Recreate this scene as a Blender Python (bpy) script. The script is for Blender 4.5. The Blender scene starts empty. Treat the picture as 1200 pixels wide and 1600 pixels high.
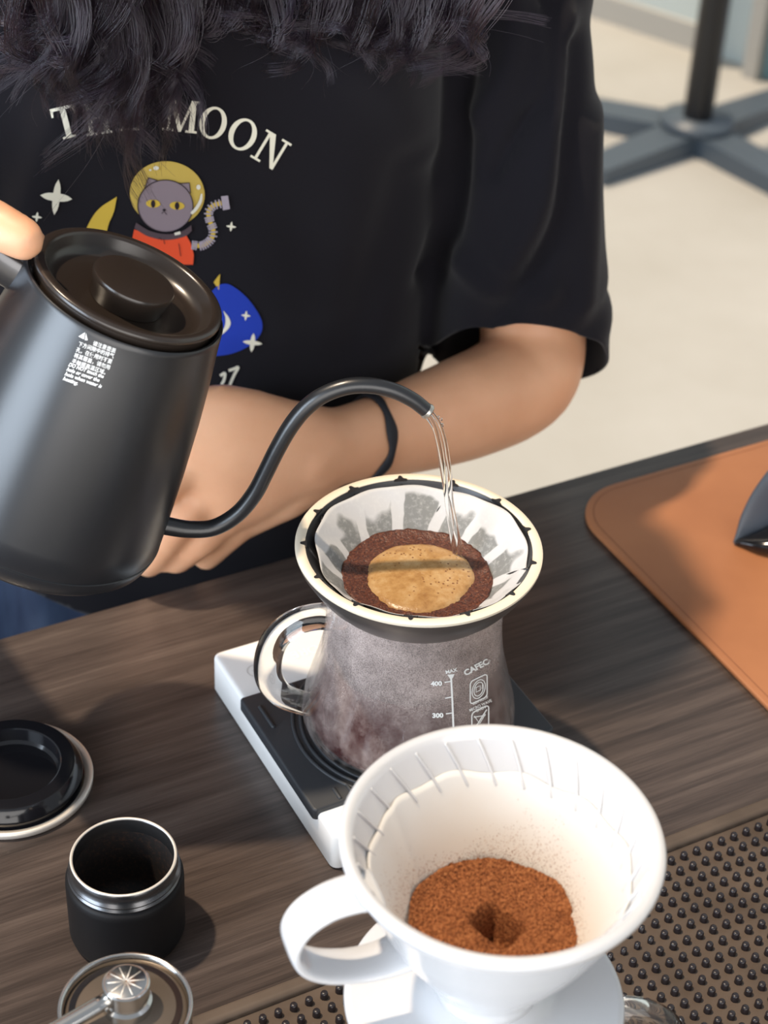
import bpy, bmesh, math, random
import numpy as np
from mathutils import Vector, Matrix, Euler
from mathutils.bvhtree import BVHTree
random.seed(7); np.random.seed(7)
S = bpy.context.scene
COL = S.collection

# ------------------------------------------------------------------ camera
FPX = 2865.17                                    # focal length in pixels of a 1200x1600 frame
CAM = Vector((0, 0, .6605))
R3 = [Vector((0.8859, -0.4620, 0.0423)), Vector((0.2446, 0.5425, 0.8037)), Vector((0.3942, 0.7016, -0.5935))]
r_, u_, f_ = R3
f_ = f_.normalized(); r_ = (r_ - f_ * r_.dot(f_)).normalized(); u_ = r_.cross(f_)
cd = bpy.data.cameras.new('camera'); cam = bpy.data.objects.new('camera', cd); COL.objects.link(cam)
cam.matrix_world = Matrix(((r_.x, u_.x, -f_.x, CAM.x), (r_.y, u_.y, -f_.y, CAM.y), (r_.z, u_.z, -f_.z, CAM.z), (0, 0, 0, 1)))
cd.sensor_fit = 'VERTICAL'; cd.sensor_height = 24; cd.lens = FPX * 24 / 1600
cd.clip_start = .01; cd.clip_end = 60
cd.dof.use_dof = True; cd.dof.focus_distance = .83; cd.dof.aperture_fstop = cd.lens / 1000 / .0057
S.camera = cam
# ------------------------------------------------------------------ world and lamps
S.view_settings.view_transform = 'Standard'; S.view_settings.look = 'None'
S.view_settings.gamma = 1; S.view_settings.use_curve_mapping = False
S.view_settings.exposure = 0.06
w = bpy.data.worlds.new('daylight'); S.world = w; w.use_nodes = True
bg = w.node_tree.nodes['Background']; bg.inputs[0].default_value = (.84, .91, 1, 1); bg.inputs[1].default_value = .40
def lamp(name, kind, loc, target, energy, color, size=None, size_y=None, angle=None):
    l = bpy.data.lights.new(name, kind); o = bpy.data.objects.new(name, l); COL.objects.link(o)
    o.location = loc; o.rotation_euler = (Vector(target) - Vector(loc)).to_track_quat('-Z', 'Y').to_euler()
    l.energy = energy; l.color = color
    if kind == 'AREA':
        l.shape = 'RECTANGLE'; l.size = size; l.size_y = size_y or size
    if kind == 'SUN': l.angle = angle
    return o
lamp('sun', 'SUN', (-.55, .90, 2.0), (.0, .42, .0), 3.5, (1, .81, .60), angle=.035)
lamp('window_light', 'AREA', (-1.76, .33, .50), (.2, .60, .15), 68, (.74, .86, 1), 1.25, 1.7)
lamp('front_fill_light', 'AREA', (-.9, -2.7, .75), (.3, .7, .1), 110, (1, .95, .90), 4.4, 2.6)  # added soft light from the camera side, brightens skin and upright surfaces

# ------------------------------------------------------------------ frames: U right, F away (level), z up
UV = Vector((r_.x, r_.y, 0)).normalized(); FV = Vector((-UV.y, UV.x, 0))
def W(u, F, z): return UV * u + FV * F + Vector((0, 0, z))
def ray(x, y): return f_ + r_ * ((x - 600) / FPX) - u_ * ((y - 800) / FPX)
def P(x, y, F):
    d = ray(x, y); return CAM + d * (F / d.dot(FV))

# ------------------------------------------------------------------ materials
def mat(name, color=(.5, .5, .5), rough=.5, metal=0, spec=.5, **kw):
    m = bpy.data.materials.new(name); m.use_nodes = True
    b = m.node_tree.nodes['Principled BSDF']
    b.inputs['Base Color'].default_value = (*color, 1); b.inputs['Roughness'].default_value = rough
    b.inputs['Metallic'].default_value = metal; b.inputs['Specular IOR Level'].default_value = spec
    for k, v in kw.items():
        b.inputs[k.replace('_', ' ')].default_value = v
    return m
def N(m, t, **kw):
    n = m.node_tree.nodes.new(t)
    for k, v in kw.items():
        if k in n.inputs: n.inputs[k].default_value = v
        else: setattr(n, k, v)
    return n
def L(m, a, b): m.node_tree.links.new(a, b)
def B(m): return m.node_tree.nodes['Principled BSDF']
def coords(m, scale=(1, 1, 1), rot=(0, 0, 0)):
    t = N(m, 'ShaderNodeTexCoord'); p = N(m, 'ShaderNodeMapping')
    p.inputs['Scale'].default_value = scale; p.inputs['Rotation'].default_value = rot
    L(m, t.outputs['Object'], p.inputs['Vector']); return p.outputs[0]
def ramp(m, fac, stops):
    r = N(m, 'ShaderNodeValToRGB'); e = r.color_ramp.elements
    while len(e) < len(stops): e.new(.5)
    for i, (p, c) in enumerate(stops):
        e[i].position = p; e[i].color = (*c, 1) if len(c) == 3 else c
    L(m, fac, r.inputs[0]); return r.outputs[0]
def noise(m, vec, scale, detail=4, rough=.5, dist=0):
    n = N(m, 'ShaderNodeTexNoise'); n.inputs['Scale'].default_value = scale; n.inputs['Detail'].default_value = detail
    n.inputs['Roughness'].default_value = rough; n.inputs['Distortion'].default_value = dist
    L(m, vec, n.inputs['Vector']); return n.outputs[0]
def bump(m, h, strength=.3, dist=.001):
    b = N(m, 'ShaderNodeBump'); b.inputs['Strength'].default_value = strength; b.inputs['Distance'].default_value = dist
    L(m, h, b.inputs['Height']); L(m, b.outputs[0], B(m).inputs['Normal']); return b
def mathn(m, op, a, b=None):
    n = N(m, 'ShaderNodeMath', operation=op)
    for i, v in enumerate((a, b)):
        if v is None: continue
        if isinstance(v, (int, float)): n.inputs[i].default_value = v
        else: L(m, v, n.inputs[i])
    return n.outputs[0]
def mixc(m, fac, a, b):
    n = N(m, 'ShaderNodeMix', data_type='RGBA')
    if isinstance(fac, (int, float)): n.inputs[0].default_value = fac
    else: L(m, fac, n.inputs[0])
    for i, v in ((6, a), (7, b)):
        if isinstance(v, tuple): n.inputs[i].default_value = (*v, 1)
        else: L(m, v, n.inputs[i])
    return n.outputs[2]

# wood laminate of the counter (grain runs along X)
M_wood = mat('dark_wood_laminate', rough=.42, spec=.4)
v = coords(M_wood, (1.6, 34, 10)); n1 = noise(M_wood, v, 3.2, 6, .62, .25)
v2 = coords(M_wood, (9, 330, 40)); n2 = noise(M_wood, v2, 3, 4, .65)
v3 = coords(M_wood, (.8, 2.4, 1)); n3 = noise(M_wood, v3, 3, 3)
g = mathn(M_wood, 'ADD', mathn(M_wood, 'MULTIPLY', n1, .52), mathn(M_wood, 'ADD', mathn(M_wood, 'MULTIPLY', n2, .30), mathn(M_wood, 'MULTIPLY', n3, .18)))
c = ramp(M_wood, g, [(.34, (.022, .016, .014)), (.46, (.050, .037, .032)), (.56, (.082, .062, .053)), (.70, (.135, .105, .088))])
L(M_wood, c, B(M_wood).inputs['Base Color']); bump(M_wood, n2, .12, .0004)
L(M_wood, ramp(M_wood, n1, [(.3, (.40,)*3), (.7, (.28,)*3)]), B(M_wood).inputs['Roughness'])

M_floor = mat('pale_concrete_floor', rough=.6)
v = coords(M_floor); c = ramp(M_floor, noise(M_floor, v, 2.2, 5, .6), [(.3, (.44, .43, .395)), (.7, (.52, .515, .49))])
L(M_floor, c, B(M_floor).inputs['Base Color'])
M_wall = mat('pale_teal_wall', (.60, .68, .68), .6)
M_frame_grey = mat('grey_beige_frame', (.48, .47, .44), .5)
M_frame_teal = mat('teal_frame', (.20, .36, .42), .5)
M_white_panel = mat('white_panel', (.72, .80, .90), .4)
M_dark_steel = mat('dark_painted_steel', (.075, .100, .130), .42, spec=.5)
M_black_pole = mat('black_pole_paint', (.008, .008, .01), .35)

M_leather = mat('tan_leather', rough=.5, spec=.35)
v = coords(M_leather); nl = noise(M_leather, v, 9, 5, .55); nf = noise(M_leather, v, 900, 2)
base = ramp(M_leather, nl, [(.3, (.31, .122, .052)), (.7, (.42, .178, .078))])
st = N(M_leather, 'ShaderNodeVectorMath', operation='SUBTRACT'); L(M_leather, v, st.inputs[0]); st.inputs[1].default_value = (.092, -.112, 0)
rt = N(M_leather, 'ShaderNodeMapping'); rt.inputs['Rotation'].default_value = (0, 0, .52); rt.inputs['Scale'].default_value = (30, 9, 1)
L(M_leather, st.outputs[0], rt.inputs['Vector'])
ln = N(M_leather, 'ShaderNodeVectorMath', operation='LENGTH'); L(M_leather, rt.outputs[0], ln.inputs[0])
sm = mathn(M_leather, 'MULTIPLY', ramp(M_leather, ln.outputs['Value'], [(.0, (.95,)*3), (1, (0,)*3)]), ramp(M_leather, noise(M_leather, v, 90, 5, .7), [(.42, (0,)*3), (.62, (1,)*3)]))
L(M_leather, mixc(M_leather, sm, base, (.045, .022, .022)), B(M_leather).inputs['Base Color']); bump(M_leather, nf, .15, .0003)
M_stitch = mat('dark_tan_groove', (.22, .08, .035), .7)
M_leather_edge = mat('raw_leather_edge', (.50, .24, .12), .8)

M_rubber = mat('brown_black_rubber', rough=.55, spec=.35)
v = coords(M_rubber); c = ramp(M_rubber, noise(M_rubber, v, 30, 4), [(.3, (.075, .055, .042)), (.7, (.120, .090, .070))])
L(M_rubber, c, B(M_rubber).inputs['Base Color'])
M_nub = mat('dark_rubber_nub', (.016, .013, .016), .32, spec=.55)

M_scale = mat('white_plastic', (.86, .85, .83), .28)
M_scale_mark = mat('grey_print', (.55, .53, .50), .5)
M_scale_text = mat('milky_print', (.98, .97, .95), .4)
M_pad = mat('charcoal_silicone', (.028, .031, .036), .5)

def glass_mat(name, tint=(1, 1, 1), rough=0.0):
    m = bpy.data.materials.new(name); m.use_nodes = True; nt = m.node_tree; nt.nodes.remove(nt.nodes['Principled BSDF'])
    g = nt.nodes.new('ShaderNodeBsdfGlass'); g.inputs['Color'].default_value = (*tint, 1); g.inputs['Roughness'].default_value = rough; g.inputs['IOR'].default_value = 1.47
    nt.links.new(g.outputs[0], nt.nodes['Material Output'].inputs[0]); return m
M_glass = glass_mat('clear_glass', (.99, .99, .985)); M_water = glass_mat('clear_water', (1, 1, 1)); M_water.node_tree.nodes['Glass BSDF'].inputs['IOR'].default_value = 1.33
M_thin = bpy.data.materials.new('clear_thin_glass'); M_thin.use_nodes = True
nt = M_thin.node_tree; nt.nodes.remove(nt.nodes['Principled BSDF']); ta = nt.nodes.new('ShaderNodeBsdfTransparent'); ta.inputs[0].default_value = (.97, .97, .965, 1)
gl = nt.nodes.new('ShaderNodeBsdfGlossy'); gl.inputs['Roughness'].default_value = .02; lw = nt.nodes.new('ShaderNodeLayerWeight'); lw.inputs[0].default_value = .5; pw = nt.nodes.new('ShaderNodeMath'); pw.operation = 'POWER'; pw.inputs[1].default_value = 4.5; nt.links.new(lw.outputs['Facing'], pw.inputs[0]); fr_ = nt.nodes.new('ShaderNodeMath'); fr_.operation = 'MULTIPLY_ADD'; fr_.inputs[1].default_value = .75; fr_.inputs[2].default_value = .04; nt.links.new(pw.outputs[0], fr_.inputs[0]); mm = nt.nodes.new('ShaderNodeMixShader')
nt.links.new(fr_.outputs[0], mm.inputs[0]); nt.links.new(ta.outputs[0], mm.inputs[1]); nt.links.new(gl.outputs[0], mm.inputs[2]); nt.links.new(mm.outputs[0], nt.nodes['Material Output'].inputs[0])
M_fog = bpy.data.materials.new('condensation'); M_fog.use_nodes = True
nt = M_fog.node_tree; pb = nt.nodes['Principled BSDF']; pb.inputs['Base Color'].default_value = (.62, .51, .47, 1); pb.inputs['Roughness'].default_value = .5; pb.inputs['Coat Weight'].default_value = .6; pb.inputs['Coat Roughness'].default_value = .06
tr = nt.nodes.new('ShaderNodeBsdfTransparent'); mx = nt.nodes.new('ShaderNodeMixShader')
v = coords(M_fog)
nb = noise(M_fog, v, 34, 6, .66); nd = noise(M_fog, v, 1700, 2, .6); nd2 = noise(M_fog, v, 210, 3, .7)
sepz = N(M_fog, 'ShaderNodeSeparateXYZ'); L(M_fog, v, sepz.inputs[0])
hz = ramp(M_fog, mathn(M_fog, 'MULTIPLY', sepz.outputs[2], 10), [(.08, (.04,)*3), (.30, (.10,)*3), (.46, (.28,)*3), (.60, (.52,)*3), (.80, (.66,)*3)])
fac = mathn(M_fog, 'MULTIPLY', mathn(M_fog, 'ADD', mathn(M_fog, 'SUBTRACT', hz, .12), ramp(M_fog, nb, [(.38, (0,)*3), (.62, (.36,)*3)])), ramp(M_fog, mathn(M_fog, 'ADD', mathn(M_fog, 'MULTIPLY', nd, .85), mathn(M_fog, 'MULTIPLY', nd2, .15)), [(.36, (.50,)*3), (.62, (1,)*3)]))
L(M_fog, fac, mx.inputs[0]); L(M_fog, tr.outputs[0], mx.inputs[1]); L(M_fog, pb.outputs[0], mx.inputs[2]); L(M_fog, mx.outputs[0], nt.nodes['Material Output'].inputs[0])
M_coffee = mat('black_coffee', (.055, .013, .013), .08, spec=.5)
M_print_white = mat('white_print', (.86, .86, .84), .5)

M_dripper_black = mat('dark_dripper_metal', (.035, .034, .036), .35, metal=.3)
M_dripper_band = mat('brushed_grey_metal', (.20, .18, .17), .38, metal=.8)
M_cream = mat('cream_rim', (.84, .74, .58), .35)
# wet paper: ribs of the dripper press pale dry stripes, the rest is wet and grey
M_paper_wet = mat('wet_filter_paper', rough=.55, spec=.4)
v = coords(M_paper_wet); sp = N(M_paper_wet, 'ShaderNodeSeparateXYZ'); L(M_paper_wet, v, sp.inputs[0])
ang = mathn(M_paper_wet, 'ARCTAN2', sp.outputs[1], sp.outputs[0])
tw = mathn(M_paper_wet, 'ADD', mathn(M_paper_wet, 'MULTIPLY', ang, 13 / 2), mathn(M_paper_wet, 'MULTIPLY', sp.outputs[2], 28))
wob = mathn(M_paper_wet, 'MULTIPLY', noise(M_paper_wet, v, 50, 3), .9)
stp = mathn(M_paper_wet, 'ABSOLUTE', mathn(M_paper_wet, 'SINE', mathn(M_paper_wet, 'ADD', tw, wob)))
top = mathn(M_paper_wet, 'ADD', mathn(M_paper_wet, 'MULTIPLY', sp.outputs[2], 100), mathn(M_paper_wet, 'MULTIPLY', noise(M_paper_wet, v, 42, 2), 2.6))
wet = mathn(M_paper_wet, 'MULTIPLY', ramp(M_paper_wet, stp, [(.42, (0,)*3), (.50, (1,)*3)]), ramp(M_paper_wet, mathn(M_paper_wet, 'MULTIPLY', top, .0667), [(.958, (1,)*3), (.968, (0,)*3)]))
col = mixc(M_paper_wet, wet, (.58, .58, .585), (.22, .225, .22))
brown = ramp(M_paper_wet, mathn(M_paper_wet, 'ADD', mathn(M_paper_wet, 'MULTIPLY', sp.outputs[2], 20), mathn(M_paper_wet, 'MULTIPLY', noise(M_paper_wet, v, 150, 3), .12)), [(2.47 / 3 - .0, (1,)*3), (2.6 / 3, (0,)*3)])
col = mixc(M_paper_wet, mathn(M_paper_wet, 'MULTIPLY', brown, .6), col, (.50, .27, .10))
col = mixc(M_paper_wet, ramp(M_paper_wet, noise(M_paper_wet, v, 420, 4, .7), [(.5, (0,)*3), (.8, (.5,)*3)]), col, (.7, .7, .68))
L(M_paper_wet, col, B(M_paper_wet).inputs['Base Color'])
M_slurry = mat('wet_coffee_grounds', rough=.35, spec=.5)
v = coords(M_slurry); n1 = noise(M_slurry, v, 900, 3, .6); c = ramp(M_slurry, n1, [(.35, (.040, .011, .007)), (.6, (.13, .040, .022)), (.8, (.30, .12, .05))])
L(M_slurry, c, B(M_slurry).inputs['Base Color']); bump(M_slurry, n1, .6, .0008)
M_foam = mat('tan_coffee_foam', rough=.3, spec=.5)
v = coords(M_foam); vo = N(M_foam, 'ShaderNodeTexVoronoi'); vo.inputs['Scale'].default_value = 420; L(M_foam, v, vo.inputs['Vector'])
spots = mathn(M_foam, 'MULTIPLY', ramp(M_foam, vo.outputs['Distance'], [(.16, (1,)*3), (.26, (0,)*3)]), ramp(M_foam, noise(M_foam, v, 70, 3), [(.44, (0,)*3), (.58, (1,)*3)]))
c = ramp(M_foam, noise(M_foam, v, 110, 5, .65), [(.32, (.30, .145, .045)), (.5, (.45, .255, .095)), (.68, (.56, .37, .18))])
L(M_foam, mixc(M_foam, spots, c, (.17, .06, .02)), B(M_foam).inputs['Base Color']); bump(M_foam, noise(M_foam, v, 700, 3), .35, .0006)

M_ceramic = mat('white_glazed_ceramic', (.62, .625, .64), .14, spec=.55, Coat_Weight=.5, Coat_Roughness=.05)
M_paper_dry = mat('dry_filter_paper', rough=.85, spec=.2)
v = coords(M_paper_dry); sp = N(M_paper_dry, 'ShaderNodeSeparateXYZ'); L(M_paper_dry, v, sp.inputs[0])
st = ramp(M_paper_dry, mathn(M_paper_dry, 'ADD', mathn(M_paper_dry, 'MULTIPLY', sp.outputs[2], 5), mathn(M_paper_dry, 'MULTIPLY', noise(M_paper_dry, v, 45, 4), .15)), [(.755, (1,)*3), (.90, (0,)*3)])
L(M_paper_dry, mixc(M_paper_dry, mathn(M_paper_dry, 'MULTIPLY', st, .22), (.76, .75, .725), (.62, .40, .20)), B(M_paper_dry).inputs['Base Color'])
bump(M_paper_dry, noise(M_paper_dry, v, 500, 3), .1, .0004)
M_grounds = mat('dry_coffee_grounds', rough=.85, spec=.2)
v = coords(M_grounds); c = ramp(M_grounds, noise(M_grounds, v, 800, 4, .7), [(.34, (.075, .022, .009)), (.5, (.30, .105, .038)), (.72, (.50, .215, .085))])
L(M_grounds, c, B(M_grounds).inputs['Base Color']); bump(M_grounds, noise(M_grounds, v, 900, 3), .8, .001)

M_kettle = mat('satin_black_paint', (.012, .0130, .0155), .32, spec=.75)
v = coords(M_kettle); bump(M_kettle, noise(M_kettle, v, 1500, 2), .08, .0002)
M_lid = mat('black_lid_warm_reflection', (.026, .019, .015), .26, spec=.7)  # brown in the base colour stands in for a warm reflection on the lid
M_tip = mat('worn_steel_tip', (.55, .53, .48), .3, metal=.9)
M_steel = mat('polished_steel', (.62, .61, .59), .18, metal=1)
M_steel_b = mat('pale_aluminium', (.84, .78, .70), .42, metal=.6)
M_black = mat('matte_black', (.005, .0045, .005), .55, spec=.25)
M_gloss_black = mat('gloss_black', (.008, .008, .010), .12, spec=.6)
M_gun = mat('gunmetal', (.14, .14, .145), .25, metal=.9)
M_stand = mat('blue_grey_plastic', (.06, .075, .10), .4)
M_dial = mat('brown_grey_dial', (.14, .11, .085), .32, metal=.4)

# spun steel cap with radial brushing
M_spun = mat('radially_brushed_steel', (.60, .57, .52), .24, metal=1, Anisotropic=.85)
tg = N(M_spun, 'ShaderNodeTangent', direction_type='RADIAL', axis='Z'); L(M_spun, tg.outputs[0], B(M_spun).inputs['Tangent'])

M_skin = mat('skin', rough=.45, spec=.4, Subsurface_Weight=.12, Subsurface_Scale=.006)
B(M_skin).inputs['Subsurface Radius'].default_value = (1, .35, .2)
v = coords(M_skin); c = ramp(M_skin, noise(M_skin, v, 22, 4, .5), [(.3, (.68, .345, .195)), (.7, (.80, .445, .265))])
L(M_skin, c, B(M_skin).inputs['Base Color']); bump(M_skin, noise(M_skin, v, 500, 3, .6), .12, .0006)
M_nail = mat('nail', (.72, .42, .34), .25)
M_eye = mat('eye', (.02, .012, .01), .15); M_lip = mat('lip', (.42, .15, .12), .4)
M_tee = mat('black_cotton', (.0078, .0072, .0105), .9, spec=.15, Sheen_Weight=.10, Sheen_Roughness=.5)
v = coords(M_tee); bump(M_tee, noise(M_tee, v, 1200, 3), .3, .0005)
M_denim = mat('blue_denim', rough=.85, spec=.2)
v = coords(M_denim, (1, 1, .25)); L(M_denim, ramp(M_denim, noise(M_denim, v, 40, 4), [(.3, (.018, .028, .060)), (.7, (.050, .075, .13))]), B(M_denim).inputs['Base Color'])
M_hair = bpy.data.materials.new('dark_hair'); M_hair.use_nodes = True
nt = M_hair.node_tree; nt.nodes.remove(nt.nodes['Principled BSDF']); h = nt.nodes.new('ShaderNodeBsdfHairPrincipled')
h.parametrization = 'COLOR'; h.inputs['Color'].default_value = (.006, .0035, .0065, 1); h.inputs['IOR'].default_value = 1.52; h.inputs['Roughness'].default_value = .17; h.inputs['Radial Roughness'].default_value = .3
nt.links.new(h.outputs[0], nt.nodes['Material Output'].inputs[0])
M_band = mat('black_elastic', (.012, .013, .018), .7)
def flat(name, c): return mat(name, c, .7, spec=.2)
PR = {k: flat('print_' + k, c) for k, c in dict(cream=(.80, .78, .64), yellow=(.62, .43, .06), helmet=(.55, .40, .09), grey=(.25, .20, .225), dark=(.02, .014, .02),
      red=(.75, .085, .03), blue=(.018, .050, .42), lilac=(.36, .32, .38), collar=(.085, .060, .070), glint=(.72, .70, .60)).items()}

# ------------------------------------------------------------------ mesh helpers
BASES = {}
def base_of(o): return BASES.get(o.name, Vector((0, 0, 0)))
def obj(name, vf, m, parent=None, smooth=True, base=None, autosmooth=None, recalc=True):
    vs, fs = vf
    b = base_of(parent) if parent else Vector(base or (0, 0, 0))
    me = bpy.data.meshes.new(name)
    me.from_pydata([tuple(Vector(p) - b) for p in vs], [], [tuple(f) for f in fs]); me.update()
    if recalc and smooth and len(fs) < 60000:
        bm = bmesh.new(); bm.from_mesh(me); bmesh.ops.recalc_face_normals(bm, faces=bm.faces[:]); bm.to_mesh(me); bm.free()
    me.materials.append(m)
    if smooth:
        me.shade_smooth()
        if autosmooth is not None: me.set_sharp_from_angle(angle=math.radians(autosmooth))
    o = bpy.data.objects.new(name, me); COL.objects.link(o)
    if parent: o.parent = parent; BASES[o.name] = b
    else: o.location = b; BASES[o.name] = b
    return o
def thing(name, label, cat, base=(0, 0, 0), group=None):
    o = bpy.data.objects.new(name, None); COL.objects.link(o); o.location = base; o.empty_display_size = .01
    o['label'] = label; o['category'] = cat; BASES[o.name] = Vector(base)
    if group: o['group'] = group
    return o
def tag(o, label, cat, group=None):
    o['label'] = label; o['category'] = cat
    if group: o['group'] = group
    return o
def struct(o): o['kind'] = 'structure'; return o
def join(*parts):
    V, F = [], []
    for vs, fs in parts:
        k = len(V); V += list(vs); F += [tuple(i + k for i in f) for f in fs]
    return V, F
def xf(vf, M): return [M @ Vector(p) for p in vf[0]], vf[1]
def lathe(prof, n=64, M=None, close=False, a0=0):
    """revolve (r, z) pairs; r == 0 makes a pole"""
    V, F, rings = [], [], []
    for r, z in prof:
        if r < 1e-7: rings.append([len(V)]); V.append(Vector((0, 0, z)))
        else:
            rings.append(list(range(len(V), len(V) + n)))
            V += [Vector((r * math.cos(a0 + 2 * math.pi * i / n), r * math.sin(a0 + 2 * math.pi * i / n), z)) for i in range(n)]
    pairs = list(zip(rings, rings[1:])) + ([(rings[-1], rings[0])] if close else [])
    for A, Bq in pairs:
        for i in range(n):
            j = (i + 1) % n
            if len(A) == 1 and len(Bq) == 1: continue
            if len(A) == 1: F.append((A[0], Bq[i], Bq[j]))
            elif len(Bq) == 1: F.append((A[i], Bq[0], A[j]))
            else: F.append((A[i], Bq[i], Bq[j], A[j]))
    if M is not None: V = [M @ p for p in V]
    return V, F
def smooth_path(pts, k=6):
    pts = [Vector(p) for p in pts]; out = []
    q = [pts[0] * 2 - pts[1]] + pts + [pts[-1] * 2 - pts[-2]]
    for i in range(1, len(q) - 2):
        a, b, c_, d = q[i - 1], q[i], q[i + 1], q[i + 2]
        for s in range(k):
            t = s / k
            out.append(.5 * ((2 * b) + (c_ - a) * t + (2 * a - 5 * b + 4 * c_ - d) * t * t + (3 * b - 3 * c_ + d - a) * t ** 3))
    out.append(pts[-1]); return out
def interp(vals, n):
    x = np.linspace(0, len(vals) - 1, n); return [float(np.interp(t, range(len(vals)), vals)) for t in x]
def tube(pts, rx, ry=None, n=16, ref=Vector((0, 0, 1)), k=1, caps='flat', power=2):
    """swept (super)elliptic tube. rx is along tangent x ref, ry along the other normal"""
    if k > 1:
        m_ = len(pts); pts = smooth_path(pts, k)
        rx = interp(rx, len(pts)) if isinstance(rx, (list, tuple)) else rx
        ry = interp(ry, len(pts)) if isinstance(ry, (list, tuple)) else ry
    pts = [Vector(p) for p in pts]; c_ = len(pts)
    rx = list(rx) if isinstance(rx, (list, tuple)) else [rx] * c_
    ry = rx[:] if ry is None else (list(ry) if isinstance(ry, (list, tuple)) else [ry] * c_)
    rings = []
    T = [(pts[min(i + 1, c_ - 1)] - pts[max(i - 1, 0)]).normalized() for i in range(c_)]
    seq = [(pts[i], T[i], rx[i], ry[i]) for i in range(c_)]
    if caps == 'round':
        hd, tl = [], []
        for a in (80, 62, 42, 21):
            s_, co = math.sin(math.radians(a)), math.cos(math.radians(a))
            hd.append((pts[0] - T[0] * s_ * min(rx[0], ry[0]), T[0], rx[0] * co, ry[0] * co))
        for a in (21, 42, 62, 80):
            s_, co = math.sin(math.radians(a)), math.cos(math.radians(a))
            tl.append((pts[-1] + T[-1] * s_ * min(rx[-1], ry[-1]), T[-1], rx[-1] * co, ry[-1] * co))
        seq = hd + seq + tl
    V, F = [], []
    for p, t, a, b in seq:
        s = t.cross(ref)
        s = s.normalized() if s.length > 1e-5 else Vector((1, 0, 0))
        q = s.cross(t).normalized()
        for i in range(n):
            th = 2 * math.pi * i / n; cx, sy = math.cos(th), math.sin(th)
            if power != 2:
                cx = math.copysign(abs(cx) ** (2 / power), cx); sy = math.copysign(abs(sy) ** (2 / power), sy)
            V.append(p + s * a * cx + q * b * sy)
    m_ = len(seq)
    for i in range(m_ - 1):
        for j in range(n):
            F.append((i * n + j, i * n + (j + 1) % n, (i + 1) * n + (j + 1) % n, (i + 1) * n + j))
    if caps: F.append(tuple(range(n))[::-1]); F.append(tuple((m_ - 1) * n + j for j in range(n)))
    return V, F
def rbox(x0, x1, y0, y1, z0, z1, r=.003, rc=None, n=5, rb=None):
    """rounded slab: plan corners of radius rc, top edge rounded by r"""
    rc = rc or r; r = min(r, (z1 - z0) * .49); rb = r * .4 if rb is None else rb
    def ring(ins, z):
        o = []
        for cx, cy, a0 in ((x1 - rc, y1 - rc, 0), (x0 + rc, y1 - rc, 90), (x0 + rc, y0 + rc, 180), (x1 - rc, y0 + rc, 270)):
            for i in range(n + 1):
                a = math.radians(a0 + 90 * i / n); q = max(rc - ins, 1e-5)
                o.append(Vector((cx + q * math.cos(a), cy + q * math.sin(a), z)))
        return o
    lay = [ring(rb, z0), ring(0, z0 + rb)]
    for i in range(0, 5):
        a = math.radians(90 * i / 4); lay.append(ring(r * (1 - math.cos(a)), z1 - r + r * math.sin(a)))
    V = [p for l_ in lay for p in l_]; m_ = len(lay[0]); F = [tuple(range(m_))[::-1]]
    for i in range(len(lay) - 1):
        for j in range(m_): F.append((i * m_ + j, i * m_ + (j + 1) % m_, (i + 1) * m_ + (j + 1) % m_, (i + 1) * m_ + j))
    F.append(tuple((len(lay) - 1) * m_ + j for j in range(m_)))
    return V, F
def box(x0, x1, y0, y1, z0, z1):
    V = [Vector((x, y, z)) for z in (z0, z1) for x, y in ((x0, y0), (x1, y0), (x1, y1), (x0, y1))]
    return V, [(3, 2, 1, 0), (4, 5, 6, 7), (0, 1, 5, 4), (1, 2, 6, 5), (2, 3, 7, 6), (3, 0, 4, 7)]
def ellipsoid(c_, rx, ry, rz, n=24, M=None):
    prof = [(math.sin(math.pi * i / 14), -math.cos(math.pi * i / 14)) for i in range(15)]; prof[0] = (0, -1); prof[-1] = (0, 1)
    V, F = lathe(prof, n); c_ = Vector(c_)
    Q = M or Matrix.Identity(3)
    return [c_ + Q @ Vector((p.x * rx, p.y * ry, p.z * rz)) for p in V], F
def grid_mesh(fn, nu, nv, closed_u=False):
    V = [fn(i / (nu if closed_u else nu - 1), j / (nv - 1)) for j in range(nv) for i in range(nu)]; F = []
    for j in range(nv - 1):
        for i in range(nu if closed_u else nu - 1):
            i2 = (i + 1) % nu; F.append((j * nu + i, j * nu + i2, (j + 1) * nu + i2, (j + 1) * nu + i))
    return V, F
def remesh(vf, voxel, smooth=4, factor=.5):
    me = bpy.data.meshes.new('tmp'); me.from_pydata([tuple(p) for p in vf[0]], [], [tuple(f) for f in vf[1]]); me.update()
    o = bpy.data.objects.new('tmp', me); COL.objects.link(o)
    md = o.modifiers.new('r', 'REMESH'); md.mode = 'VOXEL'; md.voxel_size = voxel
    s = o.modifiers.new('s', 'SMOOTH'); s.iterations = smooth; s.factor = factor
    dg = bpy.context.evaluated_depsgraph_get(); dg.update(); ev = o.evaluated_get(dg); m2 = ev.to_mesh()
    n_ = len(m2.vertices); co = np.empty(n_ * 3); m2.vertices.foreach_get('co', co); co = co.reshape(-1, 3)
    F = [tuple(p.vertices) for p in m2.polygons]
    ev.to_mesh_clear(); bpy.data.objects.remove(o); bpy.data.meshes.remove(me)
    return co, F
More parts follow.
